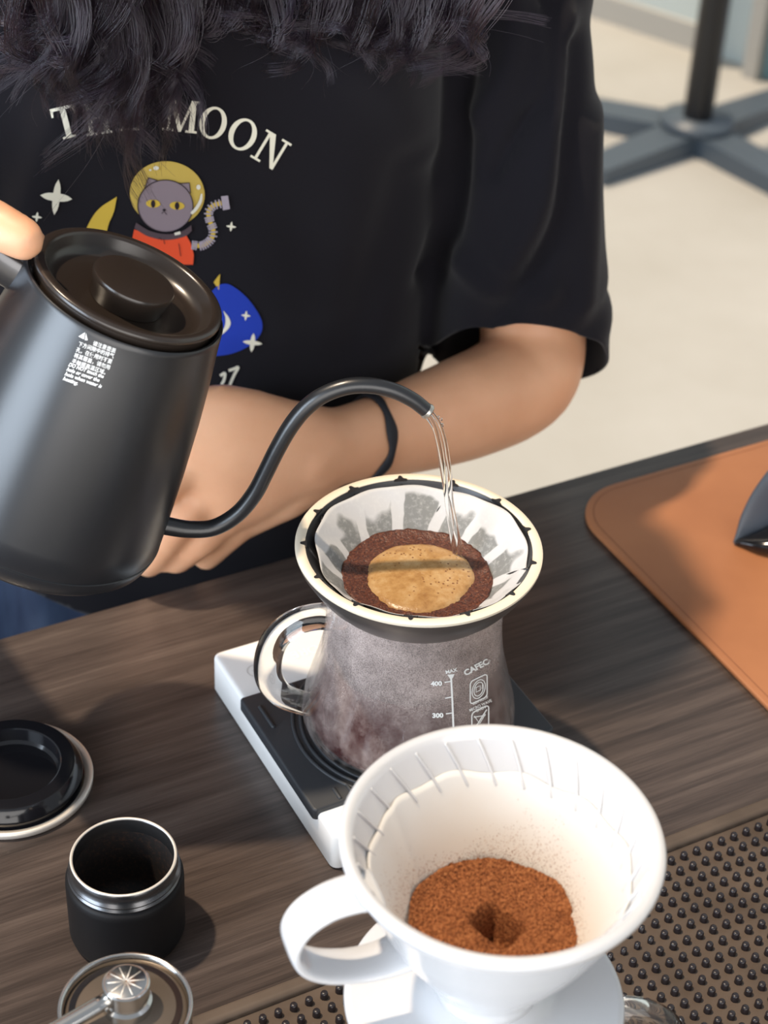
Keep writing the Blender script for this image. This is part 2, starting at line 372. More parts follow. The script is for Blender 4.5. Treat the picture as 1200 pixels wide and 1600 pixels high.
def text_mesh(s, size=1.0, align='LEFT', bold=0.0, shear=0.0):
    cu = bpy.data.curves.new('t', 'FONT'); cu.body = s; cu.size = size; cu.align_x = align; cu.resolution_u = 3; cu.offset = bold; cu.shear = shear
    o = bpy.data.objects.new('t', cu); COL.objects.link(o)
    dg = bpy.context.evaluated_depsgraph_get(); dg.update(); me = o.evaluated_get(dg).to_mesh()
    V = [Vector((v_.co.x, v_.co.y, 0)) for v_ in me.vertices]; F = [tuple(p.vertices) for p in me.polygons]
    o.evaluated_get(dg).to_mesh_clear(); bpy.data.objects.remove(o); bpy.data.curves.remove(cu)
    return V, F
def refine(vf, maxlen):
    bm = bmesh.new(); vs = [bm.verts.new(p) for p in vf[0]]
    for f in vf[1]:
        try: bm.faces.new([vs[i] for i in f])
        except ValueError: pass
    bmesh.ops.triangulate(bm, faces=bm.faces[:])
    for _ in range(7):
        e = [x for x in bm.edges if x.calc_length() > maxlen]
        if not e: break
        bmesh.ops.subdivide_edges(bm, edges=e, cuts=1); bmesh.ops.triangulate(bm, faces=bm.faces[:])
    bm.verts.index_update(); r = ([v_.co.copy() for v_ in bm.verts], [tuple(v_.index for v_ in f.verts) for f in bm.faces]); bm.free(); return r
def bvh_of(vf): return BVHTree.FromPolygons([tuple(p) for p in vf[0]], [tuple(f) for f in vf[1]])
def wrap(vf, bvh, off=.0004, maxlen=8):
    """print laid on a surface: 2-D drawing coordinates are carried on to the surface they are printed on, then lifted by the ink's thickness"""
    V, F = refine(vf, maxlen); out, ok = [], []
    for p in V:
        d = ray(p.x, p.y).normalized(); h_ = bvh.ray_cast(CAM, d)
        if h_[0] is None: out.append(Vector((0, 0, 0))); ok.append(False); continue
        nn = h_[1] if h_[1].dot(d) < 0 else -h_[1]
        out.append(h_[0] + nn * off); ok.append(True)
    F = [f for f in F if all(ok[i] for i in f)]
    F = [f for f in F if max((out[f[i]] - out[f[i - 1]]).length for i in range(3)) < .02]
    used = sorted({i for f in F for i in f}); ix = {a: b for b, a in enumerate(used)}
    return [out[i] for i in used], [tuple(ix[i] for i in f) for f in F]
def poly(pts): return [Vector((x, y, 0)) for x, y in pts], [tuple(range(len(pts)))]
def disc(cx, cy, a, b=None, n=40, rot=0):
    b = b or a; c_, s = math.cos(rot), math.sin(rot)
    return poly([(cx + a * math.cos(t) * c_ - b * math.sin(t) * s, cy + a * math.cos(t) * s + b * math.sin(t) * c_) for t in [2 * math.pi * i / n for i in range(n)]])
def stroke(pts, w_, closed=False):
    V, F = [], []; n = len(pts)
    for i, (x, y) in enumerate(pts):
        a = pts[(i - 1) % n] if (i or closed) else pts[0]; b = pts[(i + 1) % n] if (i < n - 1 or closed) else pts[-1]
        dx, dy = b[0] - a[0], b[1] - a[1]; l_ = math.hypot(dx, dy) or 1; ww = w_[i] if isinstance(w_, list) else w_
        V += [Vector((x - dy / l_ * ww / 2, y + dx / l_ * ww / 2, 0)), Vector((x + dy / l_ * ww / 2, y - dx / l_ * ww / 2, 0))]
    for i in range(n if closed else n - 1):
        j = (i + 1) % n; F.append((2 * i, 2 * i + 1, 2 * j + 1, 2 * j))
    return V, F
def xy(vf, a, b, c_, d, tx, ty): return [Vector((a * p.x + b * p.y + tx, c_ * p.x + d * p.y + ty, 0)) for p in vf[0]], vf[1]

# ================================================================== SETTING
floor = struct(obj('floor', box(-3, 7, -3, 8, -1.0, -.92), M_floor, smooth=False))
# back of the room: pale wall with glazed door frames
wd = Vector((.12, -.29, 0)).normalized(); wo = Vector((2.44, 3.12, 0)); wn = Vector((-wd.y, wd.x, 0))
Mw = Matrix(((wd.x, wn.x, 0, wo.x), (wd.y, wn.y, 0, wo.y), (0, 0, 1, 0), (0, 0, 0, 1)))
struct(obj('wall_back', xf(box(-6, 6, .06, .16, -.92, 2.2), Mw), M_wall, smooth=False))
for i, (a, b, d0, d1, m) in enumerate(((.045, .075, .0, .06, M_frame_grey), (.165, .20, 0, .06, M_frame_grey), (.20, .245, .03, .06, M_frame_teal), (.245, .29, 0, .06, M_frame_grey), (.29, 1.2, .02, .06, M_white_panel), (-3, .045, .045, .06, M_frame_grey))):
    z1 = 2.2 if i < 5 else -.86
    struct(obj('trim_%d' % (i + 1), xf(box(a, b, d0, d1, -.92, z1), Mw), m, smooth=False))

t = thing('cafe_table_base', 'dark cross-shaped cafe table base with black pole on the pale floor', 'table base', (2.205, 2.725, -.92))
def bar_(p, q, wd_, z0, z1, taper=.8):
    p, q = Vector((*p, 0)), Vector((*q, 0)); d = (q - p).normalized(); s = Vector((-d.y, d.x, 0)) * wd_ / 2
    V = [p - s, p + s, q + s * taper, q - s * taper]; V = [Vector((a.x, a.y, z0)) for a in V] + [Vector((a.x, a.y, z1)) for a in V[:2]] + [Vector((a.x, a.y, z1 - .012)) for a in V[2:]]
    return V, [(3, 2, 1, 0), (4, 5, 6, 7), (0, 1, 5, 4), (1, 2, 6, 5), (2, 3, 7, 6), (3, 0, 4, 7)]
for q in ((1.955, 3.03), (1.92, 2.665), (2.26, 2.36), (2.49, 2.80)):
    obj('foot', bar_((2.205, 2.725), q, .085, -.92, -.875), M_dark_steel, t, smooth=False)
obj('hub', lathe([(0, -.875), (.075, -.875), (.072, -.862), (0, -.858)], 32, Matrix.Translation((2.205, 2.725, 0))), M_dark_steel, t)
obj('pole', lathe([(0, -.862), (.030, -.862), (.030, -.2), (0, -.2)], 32, Matrix.Translation((2.205, 2.725, 0))), M_black_pole, t, autosmooth=40)
obj('pole_cover', lathe([(0, -.2), (.12, -.2), (.12, -.19), (0, -.19)], 32, Matrix.Translation((2.205, 2.725, 0))), M_black_pole, t, autosmooth=40)

# ================================================================== COUNTER
t = thing('counter', 'long counter with dark wood-grain laminate top', 'counter', (.3, .5, -.92))
obj('worktop', rbox(-1.3, 1.9, .20, .764, -.035, 0, .0012, .002), M_wood, t, autosmooth=50)
obj('front_panel', box(-1.25, 1.85, .26, .28, -.92, -.035), M_wood, t, smooth=False)
obj('side_panel', box(-1.25, -1.23, .28, .72, -.92, -.035), M_wood, t, smooth=False)
obj('side_panel', box(1.83, 1.85, .28, .72, -.92, -.035), M_wood, t, smooth=False)

# rubber bar mat with nubs
t = thing('bar_mat', 'black-brown rubber bar mat studded with small nubs at the front of the counter', 'mat', (.3, .35, 0))
obj('mat_sheet', rbox(-.30, .72, .215, .4765, .0003, .0045, .001, .004), M_rubber, t, autosmooth=40)
obj('border', join(rbox(-.30, .72, .4715, .4795, .0003, .0080, .0025, .0026)), M_rubber, t, autosmooth=40)
nub0 = lathe([(.0019, 0), (.0017, .0032), (.0014, .0038), (.0007, .0040), (0, .0040)], 10)
px0 = .4155; ny = 0
def topx(p):
    d = Vector(p) - CAM; z_ = d.dot(f_); return 600 + FPX * d.dot(r_) / z_, 800 - FPX * d.dot(u_) / z_
nub_mesh = None; rest = []; cnt = 0
cand = []
for j in range(0, 34):
    for i in range(-95, 40):
        x = .4155 + i * .00745 + (.0001 * j); y = .4655 - j * .00732
        if not (-.295 < x < .715): continue
        X, Y = topx((x, y, .006))
        cand.append((x, y, -12 < X < 1212 and 1240 < Y < 1612 and not (545 < X < 975 and Y > 1300) and not (X < 300) and not (X < 1020 and Y < 1480 and X > 560)))
for x, y, vis in cand:
    if vis and cnt < 300:
        if nub_mesh is None:
            o = obj('nub', nub0, M_nub, t, base=None); 
            for v_ in o.data.vertices: v_.co += base_of(t)
            nub_mesh = o.data
        else:
            o = bpy.data.objects.new('nub', nub_mesh); COL.objects.link(o); o.parent = t
        o.location = Vector((x, y, .0042)) - base_of(t); cnt += 1
    else: rest.append((x, y))
lowp = lathe([(.0017, 0), (.0014, .0034), (0, .0038)], 6)
o = obj('far_nub', join(*[xf(lowp, Matrix.Translation((x, y, .0042))) for x, y in rest]), M_nub, t); o['kind'] = 'stuff'

# ================================================================== LEATHER MAT + STAND
t = thing('leather_mat', 'tan leather desk mat with rounded corner on the dark counter', 'mat', (.63, .65, 0))
def rr(x0, x1, y0, y1, rc, n=12):
    o = []
    for cx, cy, a0 in ((x1 - rc, y1 - rc, 0), (x0 + rc, y1 - rc, 90), (x0 + rc, y0 + rc, 180), (x1 - rc, y0 + rc, 270)):
        for i in range(n + 1):
            a = math.radians(a0 + 90 * i / n); o.append((cx + rc * math.cos(a), cy + rc * math.sin(a)))
    return o
ly0 = .488
obj('leather_sheet', rbox(.543, 1.02, ly0, .7445, .0003, .0035, .0012, .038, 14), M_leather, t, autosmooth=50)
e = rr(.5475, 1.0155, ly0 + .0045, .740, .0335); ei = rr(.5481, 1.0149, ly0 + .0051, .7394, .0329); m_ = len(e)
obj('edge_crease', ([Vector((x, y, .00358)) for x, y in e] + [Vector((x, y, .00358)) for x, y in ei], [(i, (i + 1) % m_, m_ + (i + 1) % m_, m_ + i) for i in range(m_)]), M_stitch, t, smooth=False)
# tablet stand, its foot reaching in from the right
t = thing('display_stand', 'blue-grey wedge foot of a stand on the tan leather mat', 'stand', (.66, .64, .0035))
A0 = Vector((.6128, .6610, .0036))
def sect(s, w_, h_, th): return s, w_, h_, th
p_in = [A0 + Vector((0, 0, .001)), A0 + UV * .010 + FV * .008 + Vector((0, 0, .010)), A0 + UV * .026 + FV * .014 + Vector((0, 0, .030)), A0 + UV * .060 + FV * .02 + Vector((0, 0, .075)), A0 + UV * .11 + FV * .02 + Vector((0, 0, .14))]
obj('inclined_arm', tube(p_in, [.002, .010, .017, .022, .022], [.0008, .0022, .003, .003, .003], 20, FV, 6, 'round', 3), M_stand, t)
obj('foot_wedge', tube([A0 + Vector((.001, -.001, .0022)), A0 + UV * .02 + FV * -.003 + Vector((0, 0, .0055)), A0 + UV * .05 + FV * .004 + Vector((0, 0, .009)), A0 + UV * .13 + FV * .010 + Vector((0, 0, .009))], [.002, .010, .026, .034], [.0018, .005, .0085, .0085], 20, Vector((0, 0, 1)), 5, 'round', 3), M_gloss_black, t)

# ================================================================== SCALE
t = thing('kitchen_scale', 'slim white coffee scale under the steamed-up glass server', 'scale', (.3476, .606, 0))
obj('body', rbox(.2822, .4140, .5335, .6795, .0004, .0235, .0022, .0045), M_scale, t, autosmooth=60)
obj('weighing_pad', rbox(.2800, .4152, .5510, .6388, .0192, .0262, .0012, .0022), M_pad, t, autosmooth=50)
cx, cy = .3486, .5900
for r in (.0395, .0435, .0475, .0515, .0555):
    pts = []
    runs, cur = [], []
    for i in range(361):
        a = math.radians(i); x, y = cx + r * math.cos(a), cy + r * math.sin(a)
        ins = .2835 < x < .4118 and .5545 < y < .6355
        if ins: cur.append((x, y, .0263))
        elif cur: runs.append(cur); cur = []
    if cur: runs.append(cur)
    for q in runs:
        if len(q) > 6: obj('pad_ridge', tube(q[::3] if len(q) > 12 else q, .0011, .0009, 8), M_pad, t)
for x in (.2868, .4090):
    obj('pad_ridge', tube([(x, .628, .0263), (x, .612, .0263)], .0011, .0009, 8, caps='round'), M_pad, t)
for x in (.2950, .3020, .3090):
    obj('pad_ridge', tube([(x, .6365, .0263), (x, .6300, .0263)], .0011, .0009, 8, caps='round'), M_pad, t)
    obj('pad_ridge', tube([(x, .5600, .0263), (x, .5535, .0263)], .0011, .0009, 8, caps='round'), M_pad, t)
def on_top(vf, cx_, cy_, s, z, flip=True): return [Vector((cx_ - p.x * s, cy_ - p.y * s, z)) for p in vf[0]], vf[1]
tm = text_mesh('TIMEMORE', 1, 'CENTER', .0)
obj('maker_lettering', on_top(tm, .3400, .6625, .0085, .0237), M_scale_text, t, smooth=False)
cxx, cyy = .2975, .6570
ring = stroke([(cxx + .0045 * math.cos(a * math.pi / 16), cyy + .0045 * math.sin(a * math.pi / 16)) for a in range(32)], .0004, True)
sym = join(ring, stroke([(cxx, cyy + .0005), (cxx, cyy - .0022)], .0004), stroke([(cxx - .0018, cyy + .0005), (cxx + .0018, cyy + .0005)], .0004))
obj('power_symbol', ([Vector((p.x, p.y, .0237)) for p in sym[0]], sym[1]), M_scale_mark, t, smooth=False)

# ================================================================== SERVER + COFFEE + DRIPPER
SC = Vector((.3486, .5854, 0)); SB = .0272
def server_profile(H, sc=1.0):
    pr = [(.0440, 0), (.0495, .0040), (.0528, .0105), (.0525, .019), (.0500, .030), (.0470, .042), (.0444, .054), (.0428, .066), (.0422, .078), (.0425, .088), (.0436, .0975)]
    k = H / .0975; pr = [(r * sc, z * k) for r, z in pr]
    P3 = smooth_path([(r, 0, z) for r, z in pr], 5); return [(p.x, p.z) for p in P3]
def make_server(c_, zb, H, sc, hpts, hr, root, hry=None, fog=True):
    out = server_profile(H, sc); th = .0022
    inn = [(r - th, z) for r, z in out if z > .006 * H / .0975]
    inn[0] = (inn[0][0] - .004, .0050)
    full = [(0, 0.0008), (.030 * sc, .0008), (.036 * sc, 0)] + out + [(out[-1][0] - th * .4, out[-1][1] + .0008), (out[-1][0] - th, out[-1][1] + .0002)] + inn[::-1][1:] + [(.03 * sc, .0042), (0, .0042)]
    Mt = Matrix.Translation((c_.x, c_.y, zb))
    b = obj('glass_body', lathe(full, 96, Mt), M_thin, root)
    hd = obj('handle', tube(hpts, hr, hry, 20, FV, 6, 'round'), M_glass, root)
    return out, inn
t = thing('glass_server', 'glass coffee server with misted walls and printed scale, standing on the white scale', 'server', (SC.x, SC.y, SB))
F0 = SC.dot(FV)
hp = [P(528, 966, F0), P(500, 963, F0), P(462, 972, F0), P(432, 996, F0), P(419, 1030, F0), P(421, 1062, F0), P(440, 1086, F0), P(470, 1098, F0), P(492, 1103, F0)]
out, inn = make_server(SC, SB, .0918, 1, hp, [.0068, .0066, .0066, .0068, .0070, .0070, .0066, .0062, .0060], t, [.0075, .0068, .0066, .0066, .0066, .0064, .0060, .0060, .0064])
Mt = Matrix.Translation((SC.x, SC.y, SB))
# condensation on the inner wall, a film of its own
fog_ = lathe([(r + .0002, z) for r, z in out[3:]], 96, Mt); o = obj('condensation', fog_, M_fog, t)
outer_vf = lathe(out, 96, Mt); bv = bvh_of(xf(outer_vf, Matrix.Identity(4)))
# printed volume marks
def T(s, x, y, h, dx=1, dy=0, sx=1, align='LEFT', bold=0, shear=0):
    """text with baseline start x,y, cap height h px, baseline direction (dx,dy)"""
    l_ = math.hypot(dx, dy); ux, uy = dx / l_, dy / l_; k = h / .71
    return xy(text_mesh(s, 1, align, bold, shear), ux * k * sx, uy * k, uy * k * sx, -ux * k, x, y)
marks = [stroke([(704, 1058), (706, 1096), (708, 1145)], 2.8), poly([(698, 1053), (709.5, 1052), (705, 1061), (703.5, 1061)]),
         stroke([(694, 1065), (704, 1063.5)], 1.8), stroke([(695, 1090), (705.5, 1088)], 1.8), stroke([(696, 1114.5), (706.5, 1113)], 1.8)]
obj('volume_scale_line', wrap(join(*marks), bv, .0006, 6), M_print_white, t, smooth=False)
obj('lettering', wrap(join(T('400', 673, 1070.5, 7, 1, -.03, 1.15, bold=.04), T('300', 675, 1120.5, 7, 1, -.03, 1.15, bold=.04), T('MAX', 696, 1052, 5.5, 1, -.25, 1.1, bold=.03)), bv, .0006, 6), M_print_white, t, smooth=False)
obj('maker_lettering', wrap(join(T('CAFEC', 726, 1055, 8.5, 1, -.52, 1.15, bold=.045), stroke([(763 + 1.3 * math.cos(a), 1032 + 1.3 * math.sin(a)) for a in [i * .7 for i in range(9)]], .5, True)), bv, .0006, 6), M_print_white, t, smooth=False)
def rrect2(cx_, cy_, w_, h_, r, sk):
    pts = []
    for sx, sy, a0 in ((1, 1, 0), (-1, 1, 90), (-1, -1, 180), (1, -1, 270)):
        for i in range(6):
            a = math.radians(a0 + 18 * i); x = sx * (w_ / 2 - r) + r * math.cos(a); y = sy * (h_ / 2 - r) + r * math.sin(a)
            pts.append((cx_ + x, cy_ + y + sk * x))
    return pts
icon = [stroke(rrect2(746.5, 1076, 26, 36, 5, -.48), 2.0, True)]
for a, b in ((10.2, 14), (7.2, 10.4)): icon.append(stroke([(746.5 + a * math.cos(i * .3142), 1076 + b * math.sin(i * .3142) - .48 * a * math.cos(i * .3142)) for i in range(20)], 1.5, True))
icon += [stroke([(742.5, 1081), (742.5, 1073.5), (749, 1070.5), (749, 1077.5)], 1.6, True), stroke([(751.5, 1076), (752.5, 1068)], 1.3)]
icon += [stroke(rrect2(749, 1125, 26, 36, 5, -.48), 2.0, True), stroke([(739, 1120), (757, 1117)], 1.6), stroke([(741, 1137), (759, 1108)], 2), stroke([(740, 1118), (748, 1130), (757, 1115)], 1.6)]
obj('microwave_symbol', wrap(join(*icon), bv, .0006, 5), M_print_white, t, smooth=False)
obj('care_lettering', wrap(join(T('IRE-PROOF', 738, 1101, 4, 1, -.46, .95, bold=.02), T('MICRO WAVE', 733, 1111.5, 4.4, 1, -.46, .98, bold=.02), T('OVEN', 743, 1112.5, 4.4, 1, -.46, 1.0, bold=.02)), bv, .0006, 5), M_print_white, t, smooth=False)
# coffee in the server
cz = .0490
cp = [(0, .0044)] + [(max(r - .0012, .03), z) for r, z in inn if .005 < z < cz]; cp[1] = (.0405, .0046)
cr = cp[-1][0]
o = tag(obj('brewed_coffee', lathe(cp + [(cr, cz), (0, cz)], 96, Matrix.Translation((SC.x, SC.y, SB)), ), M_coffee, autosmooth=40), 'dark brewed coffee pooled inside the misted glass server', 'coffee')

# dripper in the server mouth
DT = .1404
t = thing('metal_dripper', 'dark dripper with a cream notched rim seated in the glass server', 'dripper', (SC.x, SC.y, SB + .09))
Ms = Matrix.Translation((SC.x, SC.y, 0))
body = [(.0560, DT - .0022), (.0545, DT - .0040), (.0490, DT - .0108), (.0430, DT - .0180), (.0400, DT - .0215), (.0380, DT - .0240), (.035, DT - .0290), (.020, DT - .055), (.009, DT - .072), (.0075, DT - .072), (.018, DT - .050), (.0320, DT - .0260), (.0372, DT - .0185), (.0526, DT - .0022), (.0532, DT - .0008)]
obj('cone', lathe(body, 96, Ms), M_dripper_black, t, autosmooth=60)
obj('outer_band', lathe([(.0574, DT - .0022), (.0566, DT - .0060), (.0530, DT - .0120), (.0488, DT - .0180), (.0446, DT - .0226), (.0400, DT - .0232), (.0425, DT - .0200), (.0500, DT - .0112), (.0560, DT - .0024)], 96, Ms, close=True), M_dripper_band, t, autosmooth=60)
obj('rim', lathe([(.0534, DT - .0016), (.0532, DT - .0004), (.0537, DT), (.0572, DT), (.0580, DT - .0006), (.0580, DT - .0018), (.0575, DT - .0024)], 128, Ms, close=True), M_cream, t, autosmooth=50)
def wedge(a, r0, r1, hw, z0, z1):
    pts = [(r0, -hw), (r0 + (r1 - r0) * .25, -hw * .45), (r1, -hw * .22), (r1 + .0004, 0), (r1, hw * .22), (r0 + (r1 - r0) * .25, hw * .45), (r0, hw)]
    V = [Vector((SC.x + r * math.cos(a + s / r), SC.y + r * math.sin(a + s / r), z)) for z in (z0, z1) for r, s in pts]; n = len(pts)
    return V, [tuple(range(n))[::-1], tuple(range(n, 2 * n))] + [(i, (i + 1) % n, n + (i + 1) % n, n + i) for i in range(n)]
for i in range(13):
    a = 2 * math.pi * i / 13 + .28
    obj('rim_notch', wedge(a, .0526, .0552, .0032, DT - .0012, DT + .0003), M_dripper_black, t, smooth=False)
    b = a
    pts = [Vector((SC.x + r * math.cos(b + (.051 - r) * 14), SC.y + r * math.sin(b + (.051 - r) * 14), DT - .0030 - (.0522 - r) * 1.06)) for r in np.linspace(.0522, .037, 7)]
    obj('rib', tube(pts, .0011, .0007, 6), M_dripper_black, t)
# paper filter
SZ = .1215
def paper(u, v_):
    a = 2 * math.pi * u; r = .0512 - v_ * .0200
    sag = .0012 * math.sin(3 * a + 1.2) * (1 - v_); z = DT - .0022 - v_ * .0212
    d = max(0, math.cos(a - math.radians(190))) ** 2
    r2 = r - .0050 * d * (1 - v_) + .0005 * math.sin(13 * a + 8 * v_) ; z += sag - .0035 * d * (1 - v_) + .0008 * math.cos(5 * a) * (1 - v_)
    return Vector((SC.x + r2 * math.cos(a), SC.y + r2 * math.sin(a), z))
vf = grid_mesh(paper, 156, 16, True)
o = tag(obj('paper_filter', vf, M_paper_wet, base=(SC.x, SC.y, 0)), 'wet paper filter lining the dripper with the cream rim', 'paper filter')
so = o.modifiers.new('s', 'SOLIDIFY'); so.thickness = .0003; so.offset = 0
def blob(cx_, cy_, R_, z, fn, nr=30, na=120, zf=None):
    V = [Vector((cx_, cy_, z + (zf(0, 0) if zf else 0)))]; F = []
    for j in range(1, nr + 1):
        for i in range(na):
            a = 2 * math.pi * i / na; r = R_ * j / nr * fn(a); V.append(Vector((cx_ + r * math.cos(a), cy_ + r * math.sin(a), z + (zf(j / nr, a) if zf else 0))))
    for i in range(na): F.append((0, 1 + i, 1 + (i + 1) % na))
    for j in range(nr - 1):
        for i in range(na):
            b0 = 1 + j * na; b1 = b0 + na; F.append((b0 + i, b1 + i, b1 + (i + 1) % na, b0 + (i + 1) % na))
    return V, F
random.seed(3)
nz = [random.uniform(-1, 1) for _ in range(8000)]
cnt_ = [0]
def jit(a):
    cnt_[0] += 1; return a * nz[cnt_[0] % 8000]
t = thing('coffee_slurry', 'brewing coffee grounds with tan foam in the wet paper filter', 'coffee', (SC.x, SC.y, SZ - .003))
vf = blob(SC.x, SC.y, .0358, SZ, lambda a: 1 + .010 * math.sin(5 * a) + .008 * math.sin(11 * a + 1), zf=lambda r, a: jit(.00035) + .0012 * max(0, r - .85) * 6)
o = obj('wet_grounds', vf, M_slurry, t, recalc=False); so = o.modifiers.new('s', 'SOLIDIFY'); so.thickness = .003; so.offset = -1
fc = P(656, 899, 1); d_ = (fc - CAM); fcp = CAM + d_ * ((SZ + .001 - CAM.z) / d_.z)
vf = blob(fcp.x, fcp.y, .0258, SZ + .0002, lambda a: 1 + .035 * math.sin(2 * a + .5) + .030 * math.sin(3 * a + 2) + .012 * math.sin(9 * a), 24, 110, zf=lambda r, a: .0018 * math.sqrt(max(0, 1 - r ** 6)) + .0011 * (1 - r * r) - .0004 + jit(.00008))
obj('foam', vf, M_foam, t, recalc=False)

# ================================================================== WATER STREAM
WF = .6973
t = thing('water_stream', 'thin stream of hot water falling from kettle spout into the coffee', 'water', P(716, 868, WF))
obj('main_stream', tube([P(x, y, WF) for x, y in ((668, 648), (679, 668), (687, 700), (692, 732), (697, 765), (702, 800), (707, 838), (712, 868))], [.0016, .0012, .0014, .0015, .0014, .0016, .0014, .0013], None, 12, FV, 6, 'round'), M_water, t)
obj('side_stream', tube([P(x, y, WF - .001) for x, y in ((674, 644), (686, 660), (694, 684), (698, 706), (703, 740), (704, 775), (709, 815), (717, 850), (718, 868))], [.0009, .0007, .0009, .0011, .0009, .0012, .0016, .0014, .0010], None, 12, FV, 6, 'round'), M_water, t)
for x, y, r in ((691, 664, .0007), (690, 655, .0005), (685, 652, .0006)):
    obj('droplet', ellipsoid(P(x, y, WF), r, r, r * 1.6, 12), M_water, t)

# ================================================================== KETTLE
KC = Vector((.2392, .6589, .2663)); kn = Vector((.3594, -.1289, .9242)).normalized()
ks = (UV - kn * UV.dot(kn)).normalized(); kt = kn.cross(ks)
KM = Matrix(((ks.x, kt.x, kn.x, KC.x), (ks.y, kt.y, kn.y, KC.y), (ks.z, kt.z, kn.z, KC.z), (0, 0, 0, 1)))
t = thing('gooseneck_kettle', 'black gooseneck kettle tilted to pour, with a recessed round lid', 'kettle', KM @ Vector((0, 0, -.134)))
kb = [(0, -.134), (.050, -.134), (.0555, -.1325), (.0588, -.1290), (.0600, -.1240), (.0602, -.1225), (.0597, -.1222), (.0597, -.1218), (.0600, -.1214), (.0590, -.110), (.0560, -.080), (.0525, -.052), (.0488, -.028), (.0462, -.014), (.0452, -.0075), (.0450, -.0058), (.0443, -.0050), (.0432, -.0054), (.0428, -.0075), (.0428, -.02), (.0, -.02)]
kbody = lathe(kb, 128, KM); obj('body', kbody, M_kettle, t, autosmooth=50)
lid = obj('lid', lathe([(0, -.0090), (.0300, -.0090), (.0340, -.0082), (.0362, -.0050), (.0374, -.0012), (.0382, -.0001), (.0392, .0002), (.0414, 0), (.0424, -.0006), (.0426, -.0022), (.0420, -.0030), (.0412, -.0034), (.0412, -.0120), (0, -.0120)], 128, KM), M_lid, t, autosmooth=60)
obj('lid_knob', lathe([(0, .0022), (.0015, .0022), (.0165, .0024), (.0181, .0020), (.0186, .0008), (.0184, -.0008), (.0172, -.0048), (.0166, -.0088), (0, -.0090)], 96, KM @ Matrix.Translation((.001, 0, 0))), M_lid, lid, autosmooth=50)
sp_px = [(236, 816), (262, 822), (296, 827), (335, 824), (371, 803), (397, 772), (415, 738), (433, 702), (454, 666), (477, 638), (505.5, 617), (542, 604), (578, 602.5), (614, 610), (645, 625), (667, 642)]
a0 = KM @ Vector((0, 0, -.10)); tipF = WF
def spF(x): return .6835 + (tipF - .6835) * max(0, (x - 236)) / (667 - 236)
spp = [P(x, y, spF(x)) for x, y in sp_px]
sr = [.0046, .0044, .0041, .0040, .0040, .0040, .0039, .0039, .0039, .0039, .0038, .0038, .0037, .0036, .0035, .0034]
sv, sf = tube(spp, sr, None, 24, FV, 5)
spo = obj('spout', (sv, sf[:-1]), M_kettle, t)
e0, e1 = spp[-1], spp[-2]; td = (e0 - e1).normalized()
lip = lathe([(.0034, -.001), (.0038, .0004), (.0036, .0012), (.0028, .0014), (.0026, .0004), (.0026, -.004)], 32)
zq = td.to_track_quat('Z', 'Y').to_matrix().to_4x4(); zq.translation = e0
obj('spout_tip', xf(lip, zq), M_tip, spo)
# handle: bracket at the top left, grip going away and down out of frame
def K(x, y, z): return KM @ Vector((x, y, z))
hpts = [K(-.038, 0, -.017), K(-.052, 0, -.0145), K(-.068, 0, -.012), K(-.084, 0, -.013), K(-.095, 0, -.020), K(-.100, 0, -.036), K(-.101, 0, -.065), K(-.099, 0, -.100), K(-.096, 0, -.118)]
hd = obj('handle', tube(hpts, [.0085, .0085, .0095, .0105, .011, .0115, .0115, .011, .010], [.0065, .0062, .0065, .007, .0085, .009, .009, .009, .008], 28, kt, 6, 'round', 3.2), M_gun, t)
# warning label
bvk = bvh_of(kbody)
KL = M_print_white
lines = ['下方间隙中的排气', '孔，在使用时不要', '将其覆盖，请勿用', '手触摸高温区域。']
def lab(s, x, y, h, w_=None, bold=0.0, shear=0.0):
    vf = text_mesh(s, 1, 'LEFT', bold, shear); X = max(p.x for p in vf[0]); k = (w_ / X) if w_ else h
    ux, uy = .93, .33; vx, vy = -.34, .94
    return xy(vf, ux * k, -vx * h, uy * k, -vy * h, x, y)
try:
    parts = [lab('请注意壶盖', 144.5, 538.5, 8.2, 38, .012)]
    for i, s in enumerate(lines): parts.append(lab(s, 121.5 - 3.3 * i, 539.5 + 8.9 * i, 8.2, 60 - 3.5 * (i == 3), .012))
    for i, (s, wd_) in enumerate((('DO NOT touch the', 59), ('hole or cover the', 55), ('hole when water is', 62), ('heating.', 25))): parts.append(lab(s, 106.5 - 2.9 * i, 571.5 + 7.2 * i, 8.2, wd_, .03, .25))
    obj('warning_lettering', wrap(join(*parts), bvk, .00015, 12), KL, t, smooth=False)
except Exception as ex: print('LABEL', ex)
tri = [poly([(133.0, 519.2), (131.2, 530.0), (122.8, 525.6)]), poly([(134.6, 520.2), (137.2, 531.6), (132.6, 531.2)])]
obj('warning_symbol', wrap(join(*tri), bvk, .00015, 12), KL, t, smooth=False)

